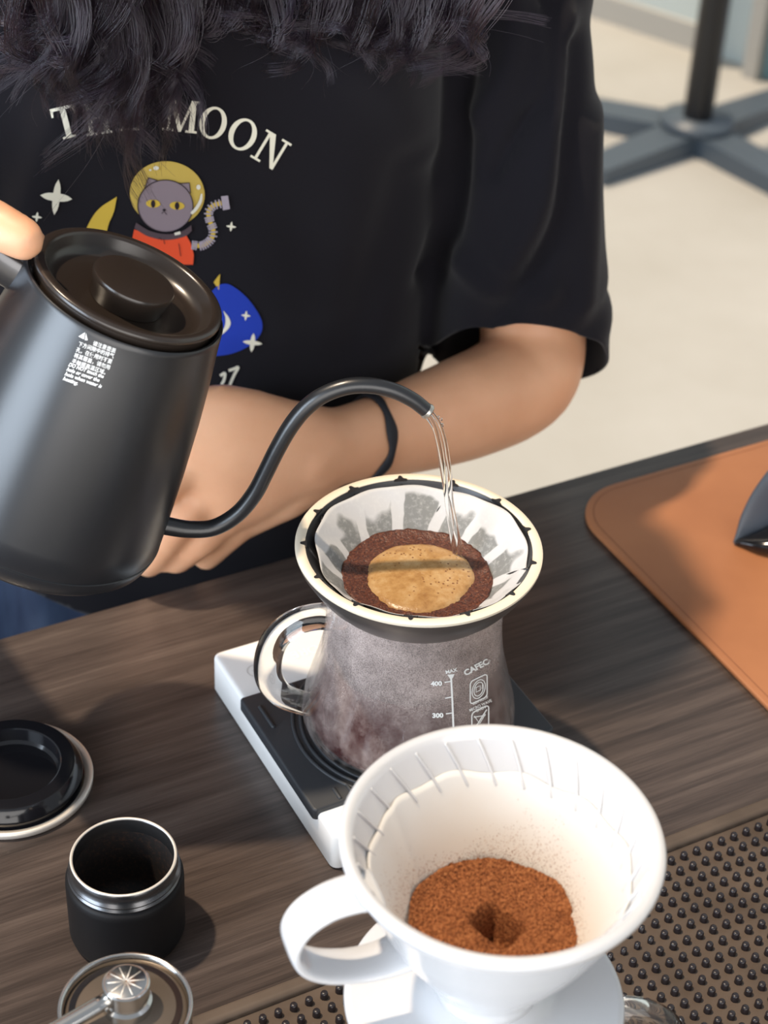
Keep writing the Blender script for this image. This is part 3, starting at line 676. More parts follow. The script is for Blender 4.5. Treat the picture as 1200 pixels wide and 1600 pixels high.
# ================================================================== WHITE DRIPPER SET
DC = Vector((.2689, .3793, 0)); RT = .1787; PZ = .0865
t = thing('glass_server', 'second glass server, mostly hidden under the white ceramic dripper', 'server', (DC.x, DC.y, .0085))
hdir = Vector((.93, -.37, 0)).normalized()
hpp = [DC + hdir * r + Vector((0, 0, z)) for r, z in ((.040, .070), (.052, .0735), (.064, .072), (.074, .064), (.078, .052), (.075, .038), (.064, .030), (.054, .029))]
o2 = make_server(DC, .0089, .0745, 1, hpp, [.0085, .0085, .0085, .0080, .0078, .0074, .0070, .0070], t, [.0055, .0055, .0055, .0055, .0055, .0055, .0055, .0055], False)
t = thing('ceramic_dripper', 'white ceramic cone dripper with a loop handle holding dry coffee grounds', 'dripper', (DC.x, DC.y, PZ - .003))
Md = Matrix.Translation((DC.x, DC.y, 0))
cone = [(.0545, RT - .0010), (.0562, RT), (.0580, RT - .0004), (.0590, RT - .0020), (.0588, RT - .0042), (.0572, RT - .0075), (.0525, RT - .0165), (.0465, RT - .0300), (.0395, RT - .0450), (.0315, RT - .0590), (.0240, RT - .0710), (.0205, RT - .0790), (.0200, PZ + .0045), (.0130, PZ + .001), (.0120, PZ + .004), (.0150, RT - .0790), (.0200, RT - .0710), (.0330, RT - .0500), (.0425, RT - .0290), (.0500, RT - .0125), (.0534, RT - .0045)]
cone_vf = lathe(cone, 128, Md, close=True)
obj('cone', cone_vf, M_ceramic, t)
obj('base_plate', lathe([(.010, PZ - .0005), (.0495, PZ - .0010), (.0530, PZ + .0002), (.0546, PZ + .0022), (.0538, PZ + .0040), (.0515, PZ + .0042), (.030, PZ + .0030), (.0235, PZ + .0048), (.0205, PZ + .0100), (.0190, PZ + .010), (.010, PZ + .003)], 128, Md, close=True), M_ceramic, t)
hq = Vector((-.0729, .0100, 0)).normalized(); hs = Vector((-hq.y, hq.x, 0))
def HD(r, z): return DC + hq * r + Vector((0, 0, z))
hpath = [HD(.0475, .1655), HD(.0560, .1665), HD(.0665, .1650), HD(.0755, .1590), HD(.0795, .1495), HD(.0765, .1395), HD(.0680, .1320), HD(.0560, .1275), HD(.0440, .1265), HD(.0335, .1290)]
def ribbon(pts, side, w_, th_, k=7, n=28, power=3):
    pts = smooth_path(pts, k); w_ = interp(w_, len(pts)); th_ = interp(th_, len(pts)); V, F = [], []
    for i, p in enumerate(pts):
        tt = (pts[min(i + 1, len(pts) - 1)] - pts[max(i - 1, 0)]).normalized(); nn = tt.cross(side).normalized()
        for j in range(n):
            a = 2 * math.pi * j / n; cx_ = math.copysign(abs(math.cos(a)) ** (2 / power), math.cos(a)); sy = math.copysign(abs(math.sin(a)) ** (2 / power), math.sin(a))
            V.append(p + side * w_[i] * cx_ + nn * th_[i] * sy)
    m_ = len(pts)
    for i in range(m_ - 1):
        for j in range(n): F.append((i * n + j, i * n + (j + 1) % n, (i + 1) * n + (j + 1) % n, (i + 1) * n + j))
    F.append(tuple(range(n))[::-1]); F.append(tuple((m_ - 1) * n + j for j in range(n))); return V, F
obj('handle', ribbon(hpath, hs, [.0100, .0088, .0084, .0084, .0086, .0086, .0084, .0082, .0085, .0095], [.0026, .0022, .0020, .0020, .0020, .0020, .0020, .0020, .0022, .0026]), M_ceramic, t)
nr = 26
for i in range(nr):
    a = 2 * math.pi * i / nr
    pts = []
    for s in np.linspace(0, 1, 5):
        r = .0534 - s * .0076; aa = a - s * .15
        pts.append(DC + Vector((r * math.cos(aa), r * math.sin(aa), RT - .0040 - (.0534 - r) * 2.15)))
    obj('rib', tube(pts, .0008, .0005, 8, caps='round'), M_ceramic, t)
# dry paper filter
def paper2(u, v_):
    a = 2 * math.pi * u; top_ = .0155 + .0009 * math.cos(11 * a) + .0006 * math.sin(3 * a)
    z = RT - top_ - v_ * .054; r = float(np.interp(RT - z, [.0045, .0125, .029, .050, .071], [.0534, .0500, .0425, .0330, .0200])) + .0004
    fold = math.exp(-((((a - math.radians(118)) + math.pi) % (2 * math.pi) - math.pi) / .06) ** 2) * .0009
    fold2 = math.exp(-((((a - math.radians(140)) + math.pi) % (2 * math.pi) - math.pi) / .22) ** 2) * .0012
    r = r - .0010 - fold - fold2 * (.4 + v_)
    return Vector((DC.x + r * math.cos(a), DC.y + r * math.sin(a), z))
o = tag(obj('paper_filter', grid_mesh(paper2, 220, 20, True), M_paper_dry, base=(DC.x, DC.y, 0)), 'dry paper filter inside the white ceramic dripper', 'paper filter')
so = o.modifiers.new('s', 'SOLIDIFY'); so.thickness = .0003; so.offset = 0
GZ = .1285
t = thing('ground_coffee', 'mound of dry brown coffee grounds in the white dripper', 'coffee', (DC.x, DC.y, GZ - .003))
hole = Vector((-.0005, .0005))
def gz(r, a):
    x, y = r * .0318 * math.cos(a), r * .0318 * math.sin(a)
    hx, hy = (x - .002), (y + .0005)
    uu = hx * .95 + hy * .3; vv = -hx * .3 + hy * .95
    h_ = -.0180 * math.exp(-((abs(uu) / .0064) ** 7 + (abs(vv) / .0080) ** 7))
    return h_ + .0022 * (1 - r ** 2) * .8 + .0008 * math.sin(190 * x + 2) * math.sin(170 * y) + jit(.00055) + (.0030 * max(0, r - .88) / .12 if math.sin(a) > -.2 else 0)
vf = blob(DC.x, DC.y, .0322, GZ, lambda a: 1 + .015 * math.sin(4 * a + 1) + .012 * math.sin(9 * a), 70, 260, gz)
obj('grounds_bed', vf, M_grounds, t, recalc=False)
bvg = bvh_of(vf); bvp = bvh_of(grid_mesh(paper2, 220, 20, True))
V, F = [], []
def grain(p, s):
    k = len(V); q = Euler((random.random() * 6, random.random() * 6, random.random() * 6)).to_matrix()
    for d in ((1, 0, 0), (-1, 0, 0), (0, .8, 0), (0, -.8, 0), (0, 0, .7), (0, 0, -.7)): V.append(p + q @ Vector(d) * s * random.uniform(.7, 1.2))
    for f in ((0, 2, 4), (2, 1, 4), (1, 3, 4), (3, 0, 4), (2, 0, 5), (1, 2, 5), (3, 1, 5), (0, 3, 5)): F.append(tuple(i + k for i in f))
for _ in range(9000):
    a = random.random() * 2 * math.pi; r = .0322 * math.sqrt(random.random()); p = DC + Vector((r * math.cos(a), r * math.sin(a), .2))
    h_ = bvg.ray_cast(p, Vector((0, 0, -1)))
    if h_[0] is not None: grain(h_[0] + Vector((0, 0, .0001)), random.uniform(.00018, .00042))
for _ in range(4800):
    a = random.gauss(math.radians(62), 1.25); r = .0316 + abs(random.gauss(0, .0030)) * (1 + .5 * math.sin(3 * a)); p = DC + Vector((r * math.cos(a), r * math.sin(a), .2))
    h_ = bvp.ray_cast(p, Vector((0, 0, -1)))
    if h_[0] is not None: grain(h_[0] + Vector((0, 0, .0002)), random.uniform(.00012, .00032))
o = obj('loose_grains', (V, F), M_grounds, t, smooth=False); o['kind'] = 'stuff'

# ================================================================== CUP, GRINDER, LID
C0 = Vector((.1817, .5434, 0))
t = thing('grounds_cup', 'small black cup with a bare threaded metal rim, dusted with coffee inside', 'cup', C0)
obj('body', lathe([(0, .0005), (.0240, .0005), (.0258, .0016), (.0264, .0040), (.0266, .0330), (.0264, .0358), (.0256, .0372), (.0246, .0376), (.0240, .0380)], 96, Matrix.Translation(C0)), M_black, t, autosmooth=50)
M_cupin = mat('dark_coffee_dusted', rough=.7)
v = coords(M_cupin); L(M_cupin, ramp(M_cupin, noise(M_cupin, v, 500, 4, .7), [(.5, (.008, .006, .006)), (.72, (.05, .022, .012))]), B(M_cupin).inputs['Base Color'])
thr = [(.0246, .0374), (.0253, .0384), (.0252, .0389), (.0242, .0394), (.0242, .0402), (.0250, .0406), (.0250, .0412), (.0241, .0418), (.0240, .0452), (.0238, .0472), (.0234, .0478), (.0226, .0478), (.0223, .0472), (.0222, .040)]
obj('threaded_neck', lathe(thr, 96, Matrix.Translation(C0)), M_gun, t)
obj('lip', lathe([(.0236, .0474), (.0238, .0478), (.0235, .0482), (.0227, .0482), (.0224, .0478), (.0226, .0474)], 96, Matrix.Translation(C0), close=True), M_steel_b, t)
obj('inner_wall', lathe([(.0223, .0474), (.0222, .0100), (.0200, .0050), (0, .0045)], 96, Matrix.Translation(C0)), M_cupin, t)

G0 = Vector((.1462, .4459, 0)); GT = .075
t = thing('hand_grinder', 'hand coffee grinder with steel crank and brown-grey dial, beside the black cup', 'grinder', G0 + Vector((0, 0, .0003)))
Mg = Matrix.Translation(G0)
obj('barrel', lathe([(0, .0003), (.0245, .0003), (.0256, .0012), (.0258, GT - .004), (0, GT - .004)], 96, Mg), M_black, t, autosmooth=40)
obj('top_ring', lathe([(.0240, GT - .006), (.0262, GT - .006), (.0264, GT - .001), (.0261, GT), (.0254, GT), (.0246, GT - .0006), (.0243, GT - .0030), (.0240, GT - .004)], 96, Mg, close=True), M_steel, t)
obj('dial', lathe([(0, GT - .0020), (.0195, GT - .0020), (.0205, GT - .0026), (.0225, GT - .0026), (.0235, GT - .0036), (.0245, GT - .0045)], 96, Mg), M_dial, t)
obj('dial_groove', lathe([(.0197, GT - .00190), (.0222, GT - .00190), (.0222, GT - .0026), (.0197, GT - .0026)], 96, Mg, close=True), M_gloss_black, t, autosmooth=30)
kx = G0 + (P(196, 1537, 1) - P(196, 1570, 1)) * 0
kd = ray(197, 1534); kz = GT + .0125; kpt = CAM + kd * ((kz - CAM.z) / kd.z)
Mk = Matrix.Translation((kpt.x, kpt.y, 0))
hub = obj('crank_hub', lathe([(0, GT - .002), (.0098, GT - .002), (.0098, GT + .0020), (.0085, GT + .0030), (.0085, kz - .0075), (.0090, kz - .0072), (.0092, kz - .0005), (.0086, kz), (0, kz)], 64, Mk), M_steel, t, autosmooth=35)
obj('hub_cap', lathe([(0, kz + .0003), (.0078, kz + .0003), (.0082, kz + .0001), (.0083, kz - .0004)], 64, Mk), M_steel, hub)
for i in range(10):
    a = math.pi * 2 * i / 10 + .3
    pts = [Vector((kpt.x + r * math.cos(a), kpt.y + r * math.sin(a), kz + .0004)) for r in (.0006, .0072)]
    obj('engraved_line', tube(pts, .00022, .00012, 5), M_steel_b, hub)
e_ = P(60, 1612, 1); ed = ray(60, 1625); ez = kz - .0075; ep = CAM + ed * ((ez - CAM.z) / ed.z); s0 = Vector((kpt.x, kpt.y, kz - .0042))
arm_d = (ep - s0).normalized()
obj('crank_arm', tube([s0 + arm_d * .007, s0 + arm_d * .03, s0 + arm_d * .085], [.0034, .0034, .0034], [.0030, .0030, .0030], 20, Vector((0, 0, 1)), 3), M_steel, t)
obj('crank_knob', lathe([(0, -.004), (.010, -.004), (.012, 0), (.012, .014), (.009, .020), (0, .021)], 48, Matrix.Translation(s0 + arm_d * .088)), M_black, t)

ld_ = ray(19, 1222); lp = CAM + ld_ * (-CAM.z / ld_.z)
t = thing('canister_lid', 'round black lid with a sunken centre and pale metal ring, lying on the counter', 'lid', (lp.x, lp.y, 0))
Ml = Matrix.Translation((lp.x, lp.y, 0))
obj('metal_ring', lathe([(.0335, .0003), (.0392, .0003), (.0402, .0012), (.0404, .0034), (.0398, .0044), (.0382, .0044), (.0374, .0032), (.0335, .0025)], 96, Ml, close=True), M_steel_b, t)
obj('lid_body', lathe([(0, .0005), (.0372, .0028), (.0340, .0032), (.0335, .0050), (.0350, .0058), (.0355, .0070), (.0352, .0078), (.0324, .0122), (.0316, .0130), (.0300, .0131), (.0252, .0131), (.0245, .0127), (.0240, .0060), (.0225, .0046), (0, .0044)], 96, Ml), M_gloss_black, t, autosmooth=22)

# ================================================================== PERSON
per = thing('person', 'person in black T-shirt leaning over the counter and pouring from the kettle', 'person', W(-.10, 1.0, -.92))
BC_U, BC_F = -.108, .985
Z0 = Vector((0, 0, 1))
def loft(rows, n=48, power=2.3):
    """rows: (u, F, z, half width, half depth)"""
    V, F = [], []
    for u, Fq, z, a, b in rows:
        for i in range(n):
            th = 2 * math.pi * i / n; cx_ = math.copysign(abs(math.cos(th)) ** (2 / power), math.cos(th)); sy = math.copysign(abs(math.sin(th)) ** (2 / power), math.sin(th))
            V.append(W(u + a * cx_, Fq + b * sy, z))
    m_ = len(rows)
    for i in range(m_ - 1):
        for j in range(n): F.append((i * n + j, i * n + (j + 1) % n, (i + 1) * n + (j + 1) % n, (i + 1) * n + j))
    F.append(tuple(range(n))[::-1]); F.append(tuple((m_ - 1) * n + j for j in range(n))); return V, F
def fing(pts, rs): return tube(pts, rs, None, 14, FV, 4, 'round')
# left arm (image right): shoulder, elbow, wrist
sh = W(.058, 1.028, .365); el = P(826, 560, .955)
armL = [sh, P(812, 250, .990), P(832, 500, .970), P(824, 580, .950), P(785, 612, .935), P(720, 640, .912), P(640, 667, .890), P(580, 684, .872), P(530, 697, .858), P(480, 705, .846)]
aw = [.036, .034, .0325, .0330, .0340, .0325, .0292, .0252, .0243, .0262]
ad = [.036, .034, .0325, .0320, .0320, .0295, .0250, .0205, .0190, .0190]
arm_parts = [tube(armL, aw, ad, 24, FV, 5, 'round')]
# hand: palm slab from wrist towards knuckles, back of hand to the camera
palm = [P(500, 703, .850), P(455, 708, .842), P(405, 716, .834), P(355, 722, .828), P(318, 728, .826)]
arm_parts.append(tube(palm, [.0262, .0330, .0430, .0500, .0490], [.0185, .0172, .0160, .0148, .0130], 24, FV, 5, 'round', 2.4))
# ball of the little-finger side
arm_parts.append(tube([P(500, 735, .853), P(440, 768, .846), P(385, 806, .840)], [.0150, .0175, .0130], None, 16, FV, 4, 'round'))
arm_parts += [fing([P(385, 806, .838), P(350, 838, .832), P(322, 868, .838)], [.0112, .0105, .0090]),
              fing([P(352, 800, .832), P(310, 842, .820), P(275, 872, .822)], [.0122, .0113, .0096]),
              fing([P(320, 770, .828), P(275, 818, .814), P(245, 862, .816), P(232, 880, .828)], [.0125, .0112, .0098, .0088]),
              fing([P(300, 720, .826), P(240, 770, .812), P(205, 820, .814), P(195, 845, .826)], [.0120, .0108, .0095, .0085]),
              fing([P(300, 660, .830), P(235, 700, .818), P(185, 740, .818), P(165, 765, .830)], [.0118, .0104, .0092, .0082]),
              fing([P(440, 672, .856), P(375, 655, .862), P(315, 655, .868), P(265, 668, .868)], [.0150, .0130, .0105, .0090])]
# knuckle bumps
# right arm, hand round the kettle grip
gr = [K(-.100, 0, -.036), K(-.101, 0, -.058), K(-.1005, 0, -.080), K(-.098, 0, -.100)]
shR = W(-.275, 1.00, .385); hR = K(-.135, .010, -.060)
elR = W(-.40, .93, .16)
arm_parts.append(tube([shR, shR * .5 + elR * .5 - UV * .01, elR, elR * .5 + hR * .5 + Vector((0, 0, .005)), hR * .85 + elR * .15, hR], [.052, .043, .040, .035, .026, .024], [.052, .043, .038, .031, .022, .020], 24, FV, 5, 'round'))
arm_parts.append(tube([hR, K(-.128, .006, -.062), K(-.122, .004, -.062)], [.030, .036, .034], [.022, .018, .015], 24, ks, 4, 'round'))
for i, g_ in enumerate(gr):
    arm_parts.append(fing([g_ + ks * -.024 + kt * .006, g_ + ks * -.012 + kt * .019, g_ + ks * .006 + kt * .0205, g_ + ks * .019 + kt * .010, g_ + ks * .019 - kt * .006], [.0105, .0100, .0094, .0088, .0080]))
arm_parts.append(tube([K(-.128, .004, -.045), P(-95, 300, .712), P(-45, 330, .700), P(-5, 352, .690), P(38, 374, .6835)], [.0155, .0130, .0108, .0106, .0096], [.0150, .0125, .0104, .0100, .0088], 18, FV, 5, 'round'))
torso = loft([(BC_U, BC_F, -.10, .150, .098), (BC_U, BC_F, -.02, .136, .084), (BC_U, BC_F, .08, .124, .078), (BC_U, BC_F, .20, .124, .078), (BC_U, BC_F, .30, .126, .078), (BC_U, BC_F + .004, .37, .140, .066), (BC_U, BC_F - .015, .42, .120, .060), (BC_U, BC_F - .03, .45, .055, .050)])
neck = tube([W(BC_U, .97, .42), W(BC_U, .945, .48), W(BC_U + .004, .915, .55)], [.056, .050, .052], None, 24, FV, 4)
tilt = Matrix.Rotation(math.radians(32), 3, UV)
basis = Matrix((UV, FV, Z0)).transposed()
HC = W(BC_U + .008, .885, .600)
def hd_(x, y, z): return HC + tilt @ (basis @ Vector((x, y, z)))
head = [ellipsoid(hd_(0, 0, .015), .074, .092, .098, 32, tilt @ basis), ellipsoid(hd_(0, -.022, -.045), .055, .060, .062, 28, tilt @ basis),
        ellipsoid(hd_(0, -.040, -.085), .026, .026, .022, 16, tilt @ basis), tube([hd_(0, -.086, .010), hd_(0, -.094, -.012), hd_(0, -.103, -.028)], [.007, .009, .012], None, 12, UV, 3, 'round'),
        ellipsoid(hd_(.074, .004, -.008), .010, .018, .030, 16, tilt @ basis), ellipsoid(hd_(-.074, .004, -.008), .010, .018, .030, 16, tilt @ basis)]
hips = loft([(BC_U, BC_F, -.28, .150, .098), (BC_U, BC_F, -.20, .154, .100), (BC_U, BC_F, -.12, .144, .092), (BC_U, BC_F, -.05, .138, .086)])
legs = []
for s in (-1, 1):
    legs.append(tube([W(BC_U + s * .078, BC_F, -.20), W(BC_U + s * .082, BC_F, -.36), W(BC_U + s * .085, BC_F - .005, -.52), W(BC_U + s * .086, BC_F + .01, -.66), W(BC_U + s * .087, BC_F + .02, -.80), W(BC_U + s * .088, BC_F + .02, -.865)], [.084, .078, .056, .054, .040, .036], None, 28, FV, 4, 'round'))
    legs.append(tube([W(BC_U + s * .088, BC_F + .045, -.888), W(BC_U + s * .090, BC_F - .03, -.894), W(BC_U + s * .094, BC_F - .13, -.902)], [.032, .038, .034], [.030, .026, .017], 20, Z0, 4, 'round'))
co, F = remesh(join(*arm_parts, torso, neck, *head, hips, *legs), .0027, 7, .5)
bodyo = obj('body', ([Vector(p) for p in co], F), M_skin, per)
for s in (-1, 1):
    e_ = obj('eye', ellipsoid(hd_(s * .032, -.076, .014), .011, .008, .006, 16, tilt @ basis), M_eye, per)
    obj('eyebrow', tube([hd_(s * .016, -.085, .034), hd_(s * .034, -.083, .040), hd_(s * .050, -.074, .034)], .0022, None, 8, UV, 3, 'round'), M_band, per)
obj('mouth', tube([hd_(-.020, -.082, -.052), hd_(0, -.089, -.052), hd_(.020, -.082, -.052)], [.003, .005, .003], None, 12, Z0, 4, 'round'), M_lip, per)

# elastic band on the wrist: path round the forearm section
wc = P(572, 688, .870); wt = (armL[6] - armL[8]).normalized(); wt = (wt + Vector((0, 0, .10))).normalized()
bvb = BVHTree.FromPolygons([tuple(p) for p in co], F)
bp = []
s_ = wt.cross(FV).normalized(); q_ = s_.cross(wt).normalized()
for i in range(48):
    a = 2 * math.pi * i / 48; d = s_ * math.cos(a) + q_ * math.sin(a)
    tilt_c = wc + wt * (.006 * math.cos(a * 1) + .001 * math.sin(3 * a))
    h_ = bvb.ray_cast(tilt_c + d * .06, -d); bp.append((h_[0] if h_[0] is not None else tilt_c + d * .026) + d * .0010)
V, Fb = [], []
for i, p in enumerate(bp):
    tt = (bp[(i + 1) % 48] - bp[i - 1]).normalized(); nn = (p - wc); nn = (nn - tt * nn.dot(tt)).normalized(); sd = tt.cross(nn)
    wv = .0034 + .0010 * math.sin(i * .8)
    for j in range(10):
        a = 2 * math.pi * j / 10; V.append(p + sd * wv * math.cos(a) + nn * .0014 * math.sin(a))
for i in range(48):
    for j in range(10): Fb.append((i * 10 + j, i * 10 + (j + 1) % 10, ((i + 1) % 48) * 10 + (j + 1) % 10, ((i + 1) % 48) * 10 + j))
obj('wrist_band', (V, Fb), M_band, per)

# T-shirt
slv = [W(.01, 1.0, .41), P(782, -60, 1.0), P(797, 30, .99), P(806, 150, .975), P(814, 270, .965), P(815, 380, .96), P(817, 470, .955), P(815, 540, .95), P(812, 620, .945)]
slr = [.062, .050, .0435, .0440, .0470, .0490, .0525, .0530, .0530]
slvR = [W(-.24, 1.0, .41), W(-.30, 1.0, .36), W(-.345, .985, .28), W(-.375, .965, .20)]
tor = loft([(BC_U, BC_F + .01, -.150, .165, .122), (BC_U, BC_F + .01, -.080, .162, .116), (BC_U, BC_F + .005, .00, .156, .108), (BC_U, BC_F, .08, .159, .106), (BC_U, BC_F - .005, .17, .160, .108), (BC_U, BC_F - .01, .26, .160, .112), (BC_U, BC_F - .015, .33, .166, .106), (BC_U, BC_F - .015, .38, .180, .088), (BC_U, BC_F - .015, .415, .150, .068), (BC_U, BC_F - .02, .435, .090, .058)], 64, 2.4)
tv, tf = remesh(join(tor, tube(slv, slr, [r * 1.05 for r in slr], 28, FV, 5, 'round'), tube(slvR, [.075, .066, .062, .062], [.07, .062, .060, .060], 28, FV, 5, 'round')), .0042, 9, .5)
tv = np.array(tv)
U_ = tv @ np.array(UV); Fd = tv @ np.array(FV); Zd = tv[:, 2]
# projected fold map: creases hang from shoulder and armpit
me_ = bpy.data.meshes.new('n'); me_.from_pydata([tuple(p) for p in tv], [], tf); me_.update()
nrm = np.empty(len(tv) * 3); me_.vertices.foreach_get('normal', nrm); nrm = nrm.reshape(-1, 3); bpy.data.meshes.remove(me_)
def uz(x, y, F_):
    p = P(x, y, F_); return p.dot(UV), p.z
folds = [([(735, -40), (725, 120), (715, 260), (700, 380), (675, 460)], .92, -.0060, .0070), ([(845, -40), (868, 60), (858, 150), (818, 190), (770, 260)], .93, -.0045, .0050),
         ([(900, 100), (885, 220), (868, 330), (820, 410), (760, 480)], .93, -.0040, .0065), ([(800, -30), (805, 60), (790, 130), (745, 190)], .93, .0040, .0080),
         ([(880, 60), (862, 200), (840, 300), (790, 390)], .93, .0045, .0085), ([(950, 455), (900, 475), (850, 480)], .95, -.0010, .0060), ([(945, 490), (905, 505), (870, 505)], .95, .0010, .0080),
         ([(925, 200), (915, 330), (905, 430)], .95, .0030, .0080), ([(720, 420), (770, 440), (850, 445)], .92, .0030, .0080),
         ([(560, 110), (620, 180), (670, 300)], .88, .0030, .0120), ([(480, 60), (470, 300), (500, 520)], .88, -.0020, .020), ([(640, 300), (600, 420), (560, 560)], .88, -.0025, .014), ([(150, 40), (60, 300), (40, 420)], .88, .003, .015)]
disp = np.zeros(len(tv))
for pl, F_, amp, wdt in folds:
    q = smooth_path([Vector((*uz(x, y, F_), 0)) for x, y in pl], 6); best = np.full(len(tv), 9.)
    for a, b in zip(q, q[1:]):
        dx, dz = b.x - a.x, b.y - a.y; l2 = dx * dx + dz * dz + 1e-12
        s = np.clip(((U_ - a.x) * dx + (Zd - a.y) * dz) / l2, 0, 1); best = np.minimum(best, np.hypot(U_ - a.x - s * dx, Zd - a.y - s * dz))
    disp += 1.7 * amp * np.exp(-(best / wdt) ** 2) * (Fd < BC_F + .01)
disp += .0012 * np.sin(U_ * 60 + Zd * 25) * np.sin(Zd * 48 + U_ * 12)
tv = tv + nrm * disp[:, None]
# open the hem and the sleeve ends
def plane3(a, b, c_):
    n = (b - a).cross(c_ - a).normalized(); return a, n
a, n = plane3(P(672, 548, .950), P(770, 505, .905), P(922, 580, .965))
if n.z > 0: n = -n
d1 = (tv - np.array(a)) @ np.array(n)
aR = W(-.368, .968, .215); nR = (W(-.375, .965, .20) - W(-.345, .985, .28)).normalized(); d2 = (tv - np.array(aR)) @ np.array(nR)
bm = bmesh.new(); bvs = [bm.verts.new(p) for p in tv]
for f in tf: bm.faces.new([bvs[i] for i in f])
def cut(co_, no_, region):
    # trims the cloth cleanly where it lies beyond a plane, within one sleeve or the hem
    fs_ = [f for f in bm.faces if region(f.calc_center_median())]
    es_ = list({e for f in fs_ for e in f.edges}); vs_ = list({v_ for f in fs_ for v_ in f.verts})
    bmesh.ops.bisect_plane(bm, geom=fs_ + es_ + vs_, plane_co=co_, plane_no=no_, clear_outer=False)
    dead = [f for f in bm.faces if region(f.calc_center_median()) and (f.calc_center_median() - co_).dot(no_) > 0]
    bmesh.ops.delete(bm, geom=dead, context='FACES')
    bmesh.ops.delete(bm, geom=[v_ for v_ in bm.verts if not v_.link_faces], context='VERTS')
cut(a, n, lambda c_: c_.dot(UV) > .0455)
cut(aR, nR, lambda c_: c_.dot(UV) < -.28)
cut(W(-.26, 1, -.045), (Z0 * -1 + UV * -.30).normalized(), lambda c_: True)
cut(Vector((0, 0, .425)), Vector((0, 0, 1)), lambda c_: math.hypot(c_.dot(UV) - BC_U, c_.dot(FV) - .965) < .09)
bm.verts.index_update(); tee_vf = ([v_.co.copy() for v_ in bm.verts], [tuple(v_.index for v_ in f.verts) for f in bm.faces]); bm.free()
tee = obj('t_shirt', tee_vf, M_tee, per, recalc=False)
so = tee.modifiers.new('s', 'SOLIDIFY'); so.thickness = .0016; so.offset = -1
bvt = bvh_of(tee_vf)

# ---- print on the shirt
OFF = .0007
def pr(name, vf, col):
    if isinstance(vf, list): return [pr(name, q, col) for q in vf]
    return obj(name, wrap(vf, bvt, OFF + pr.k, 9), PR[col], tee, smooth=False)
pr.k = 0
def star(x, y, a, b, rot=0, w_=.17):
    pts = []
    N_ = 32
    for i in range(N_):
        th = 2 * math.pi * i / N_; ph = (th % (math.pi / 2)) / (math.pi / 2); k = abs(ph - .5) * 2
        r = .32 + .68 * k ** 1.7
        x_, y_ = a * r * math.cos(th), b * r * math.sin(th); pts.append((x + x_ * math.cos(rot) - y_ * math.sin(rot), y + x_ * math.sin(rot) + y_ * math.cos(rot)))
    return poly(pts)
def fan(vf):   # concave outlines as a centre fan
    V, _ = vf; c_ = sum(V, Vector()) / len(V); n = len(V); return V + [c_], [(i, (i + 1) % n, n) for i in range(n)]
for x, y, a, b in ((88, 307, 25, 28), (58, 338, 8, 8), (361, 353, 8, 8)): pr('print_star', fan(star(x, y, a, b, .12)), 'cream')
# serif letters, unit cap height, y up
def R_(x0, y0, x1, y1): return poly([(x0, y0), (x1, y0), (x1, y1), (x0, y1)])
def Q_(a, b, c_, d): return poly([a, b, c_, d])
GL = {
 'T': (.78, [R_(.30, 0, .48, 1), R_(.18, 0, .60, .07), R_(0, .90, .78, 1), Q_((0, .72), (.06, .72), (.09, .92), (0, .92)), Q_((.72, .72), (.78, .72), (.78, .92), (.69, .92))]),
 'H': (.90, [R_(.10, 0, .27, 1), R_(.63, 0, .80, 1), R_(.2, .47, .7, .55), R_(0, 0, .37, .07), R_(0, .93, .37, 1), R_(.53, 0, .90, .07), R_(.53, .93, .90, 1)]),
 'E': (.74, [R_(.10, 0, .27, 1), R_(0, 0, .70, .08), R_(0, .92, .68, 1), R_(.2, .47, .52, .55), Q_((.64, 0), (.74, .28), (.70, .28), (.58, .06)), Q_((.64, .72), (.68, .72), (.68, .95), (.58, .94)), R_(.46, .38, .52, .64)]),
 'M': (1.08, [R_(.14, 0, .22, 1), R_(.82, 0, .99, 1), R_(0, 0, .34, .07), R_(.72, 0, 1.08, .07), R_(0, .93, .25, 1), R_(.85, .93, 1.08, 1), Q_((.14, 1), (.33, 1), (.58, .12), (.50, 0)), Q_((.50, 0), (.58, .0), (.90, .94), (.84, 1))]),
 'N': (.92, [R_(.12, 0, .21, 1), R_(.72, 0, .81, 1), R_(0, 0, .34, .07), R_(0, .93, .24, 1), R_(.58, .93, .92, 1), Q_((.12, 1), (.34, 1), (.81, .0), (.70, 0))])}
def O_glyph():
    n = 40; V = []
    for i in range(n):
        a = 2 * math.pi * i / n; V.append(Vector((.44 + .44 * math.cos(a), .5 + .52 * math.sin(a), 0))); V.append(Vector((.44 + .27 * math.cos(a), .5 + .44 * math.sin(a), 0)))
    return V, [(2 * i, (2 * i + 2) % (2 * n), (2 * i + 3) % (2 * n), 2 * i + 1) for i in range(n)]
GL['O'] = (.88, [O_glyph()])
for ch, x, y, h_, rot, sx in (('T', 103, 190, 50, -14, .98), ('H', 152, 184, 50, -8, .9), ('E', 202, 178, 50, -2, .9), ('M', 283, 180, 50, 6, 1.0), ('O', 333, 191, 49, 15, .98), ('O', 379, 209, 49, 22, 1.0), ('N', 423, 234, 50, 31, 1.0)):
    wd_, gl = GL[ch]; vf = join(*gl); ca, sa = math.cos(math.radians(rot)), math.sin(math.radians(rot))
    V = []
    for p in vf[0]:
        X, Y = (p.x - wd_ / 2) * h_ * sx, -(p.y - .5) * h_; V.append(Vector((x + X * ca - Y * sa, y + X * sa + Y * ca, 0)))
    pr('print_letter', (V, vf[1]), 'cream')
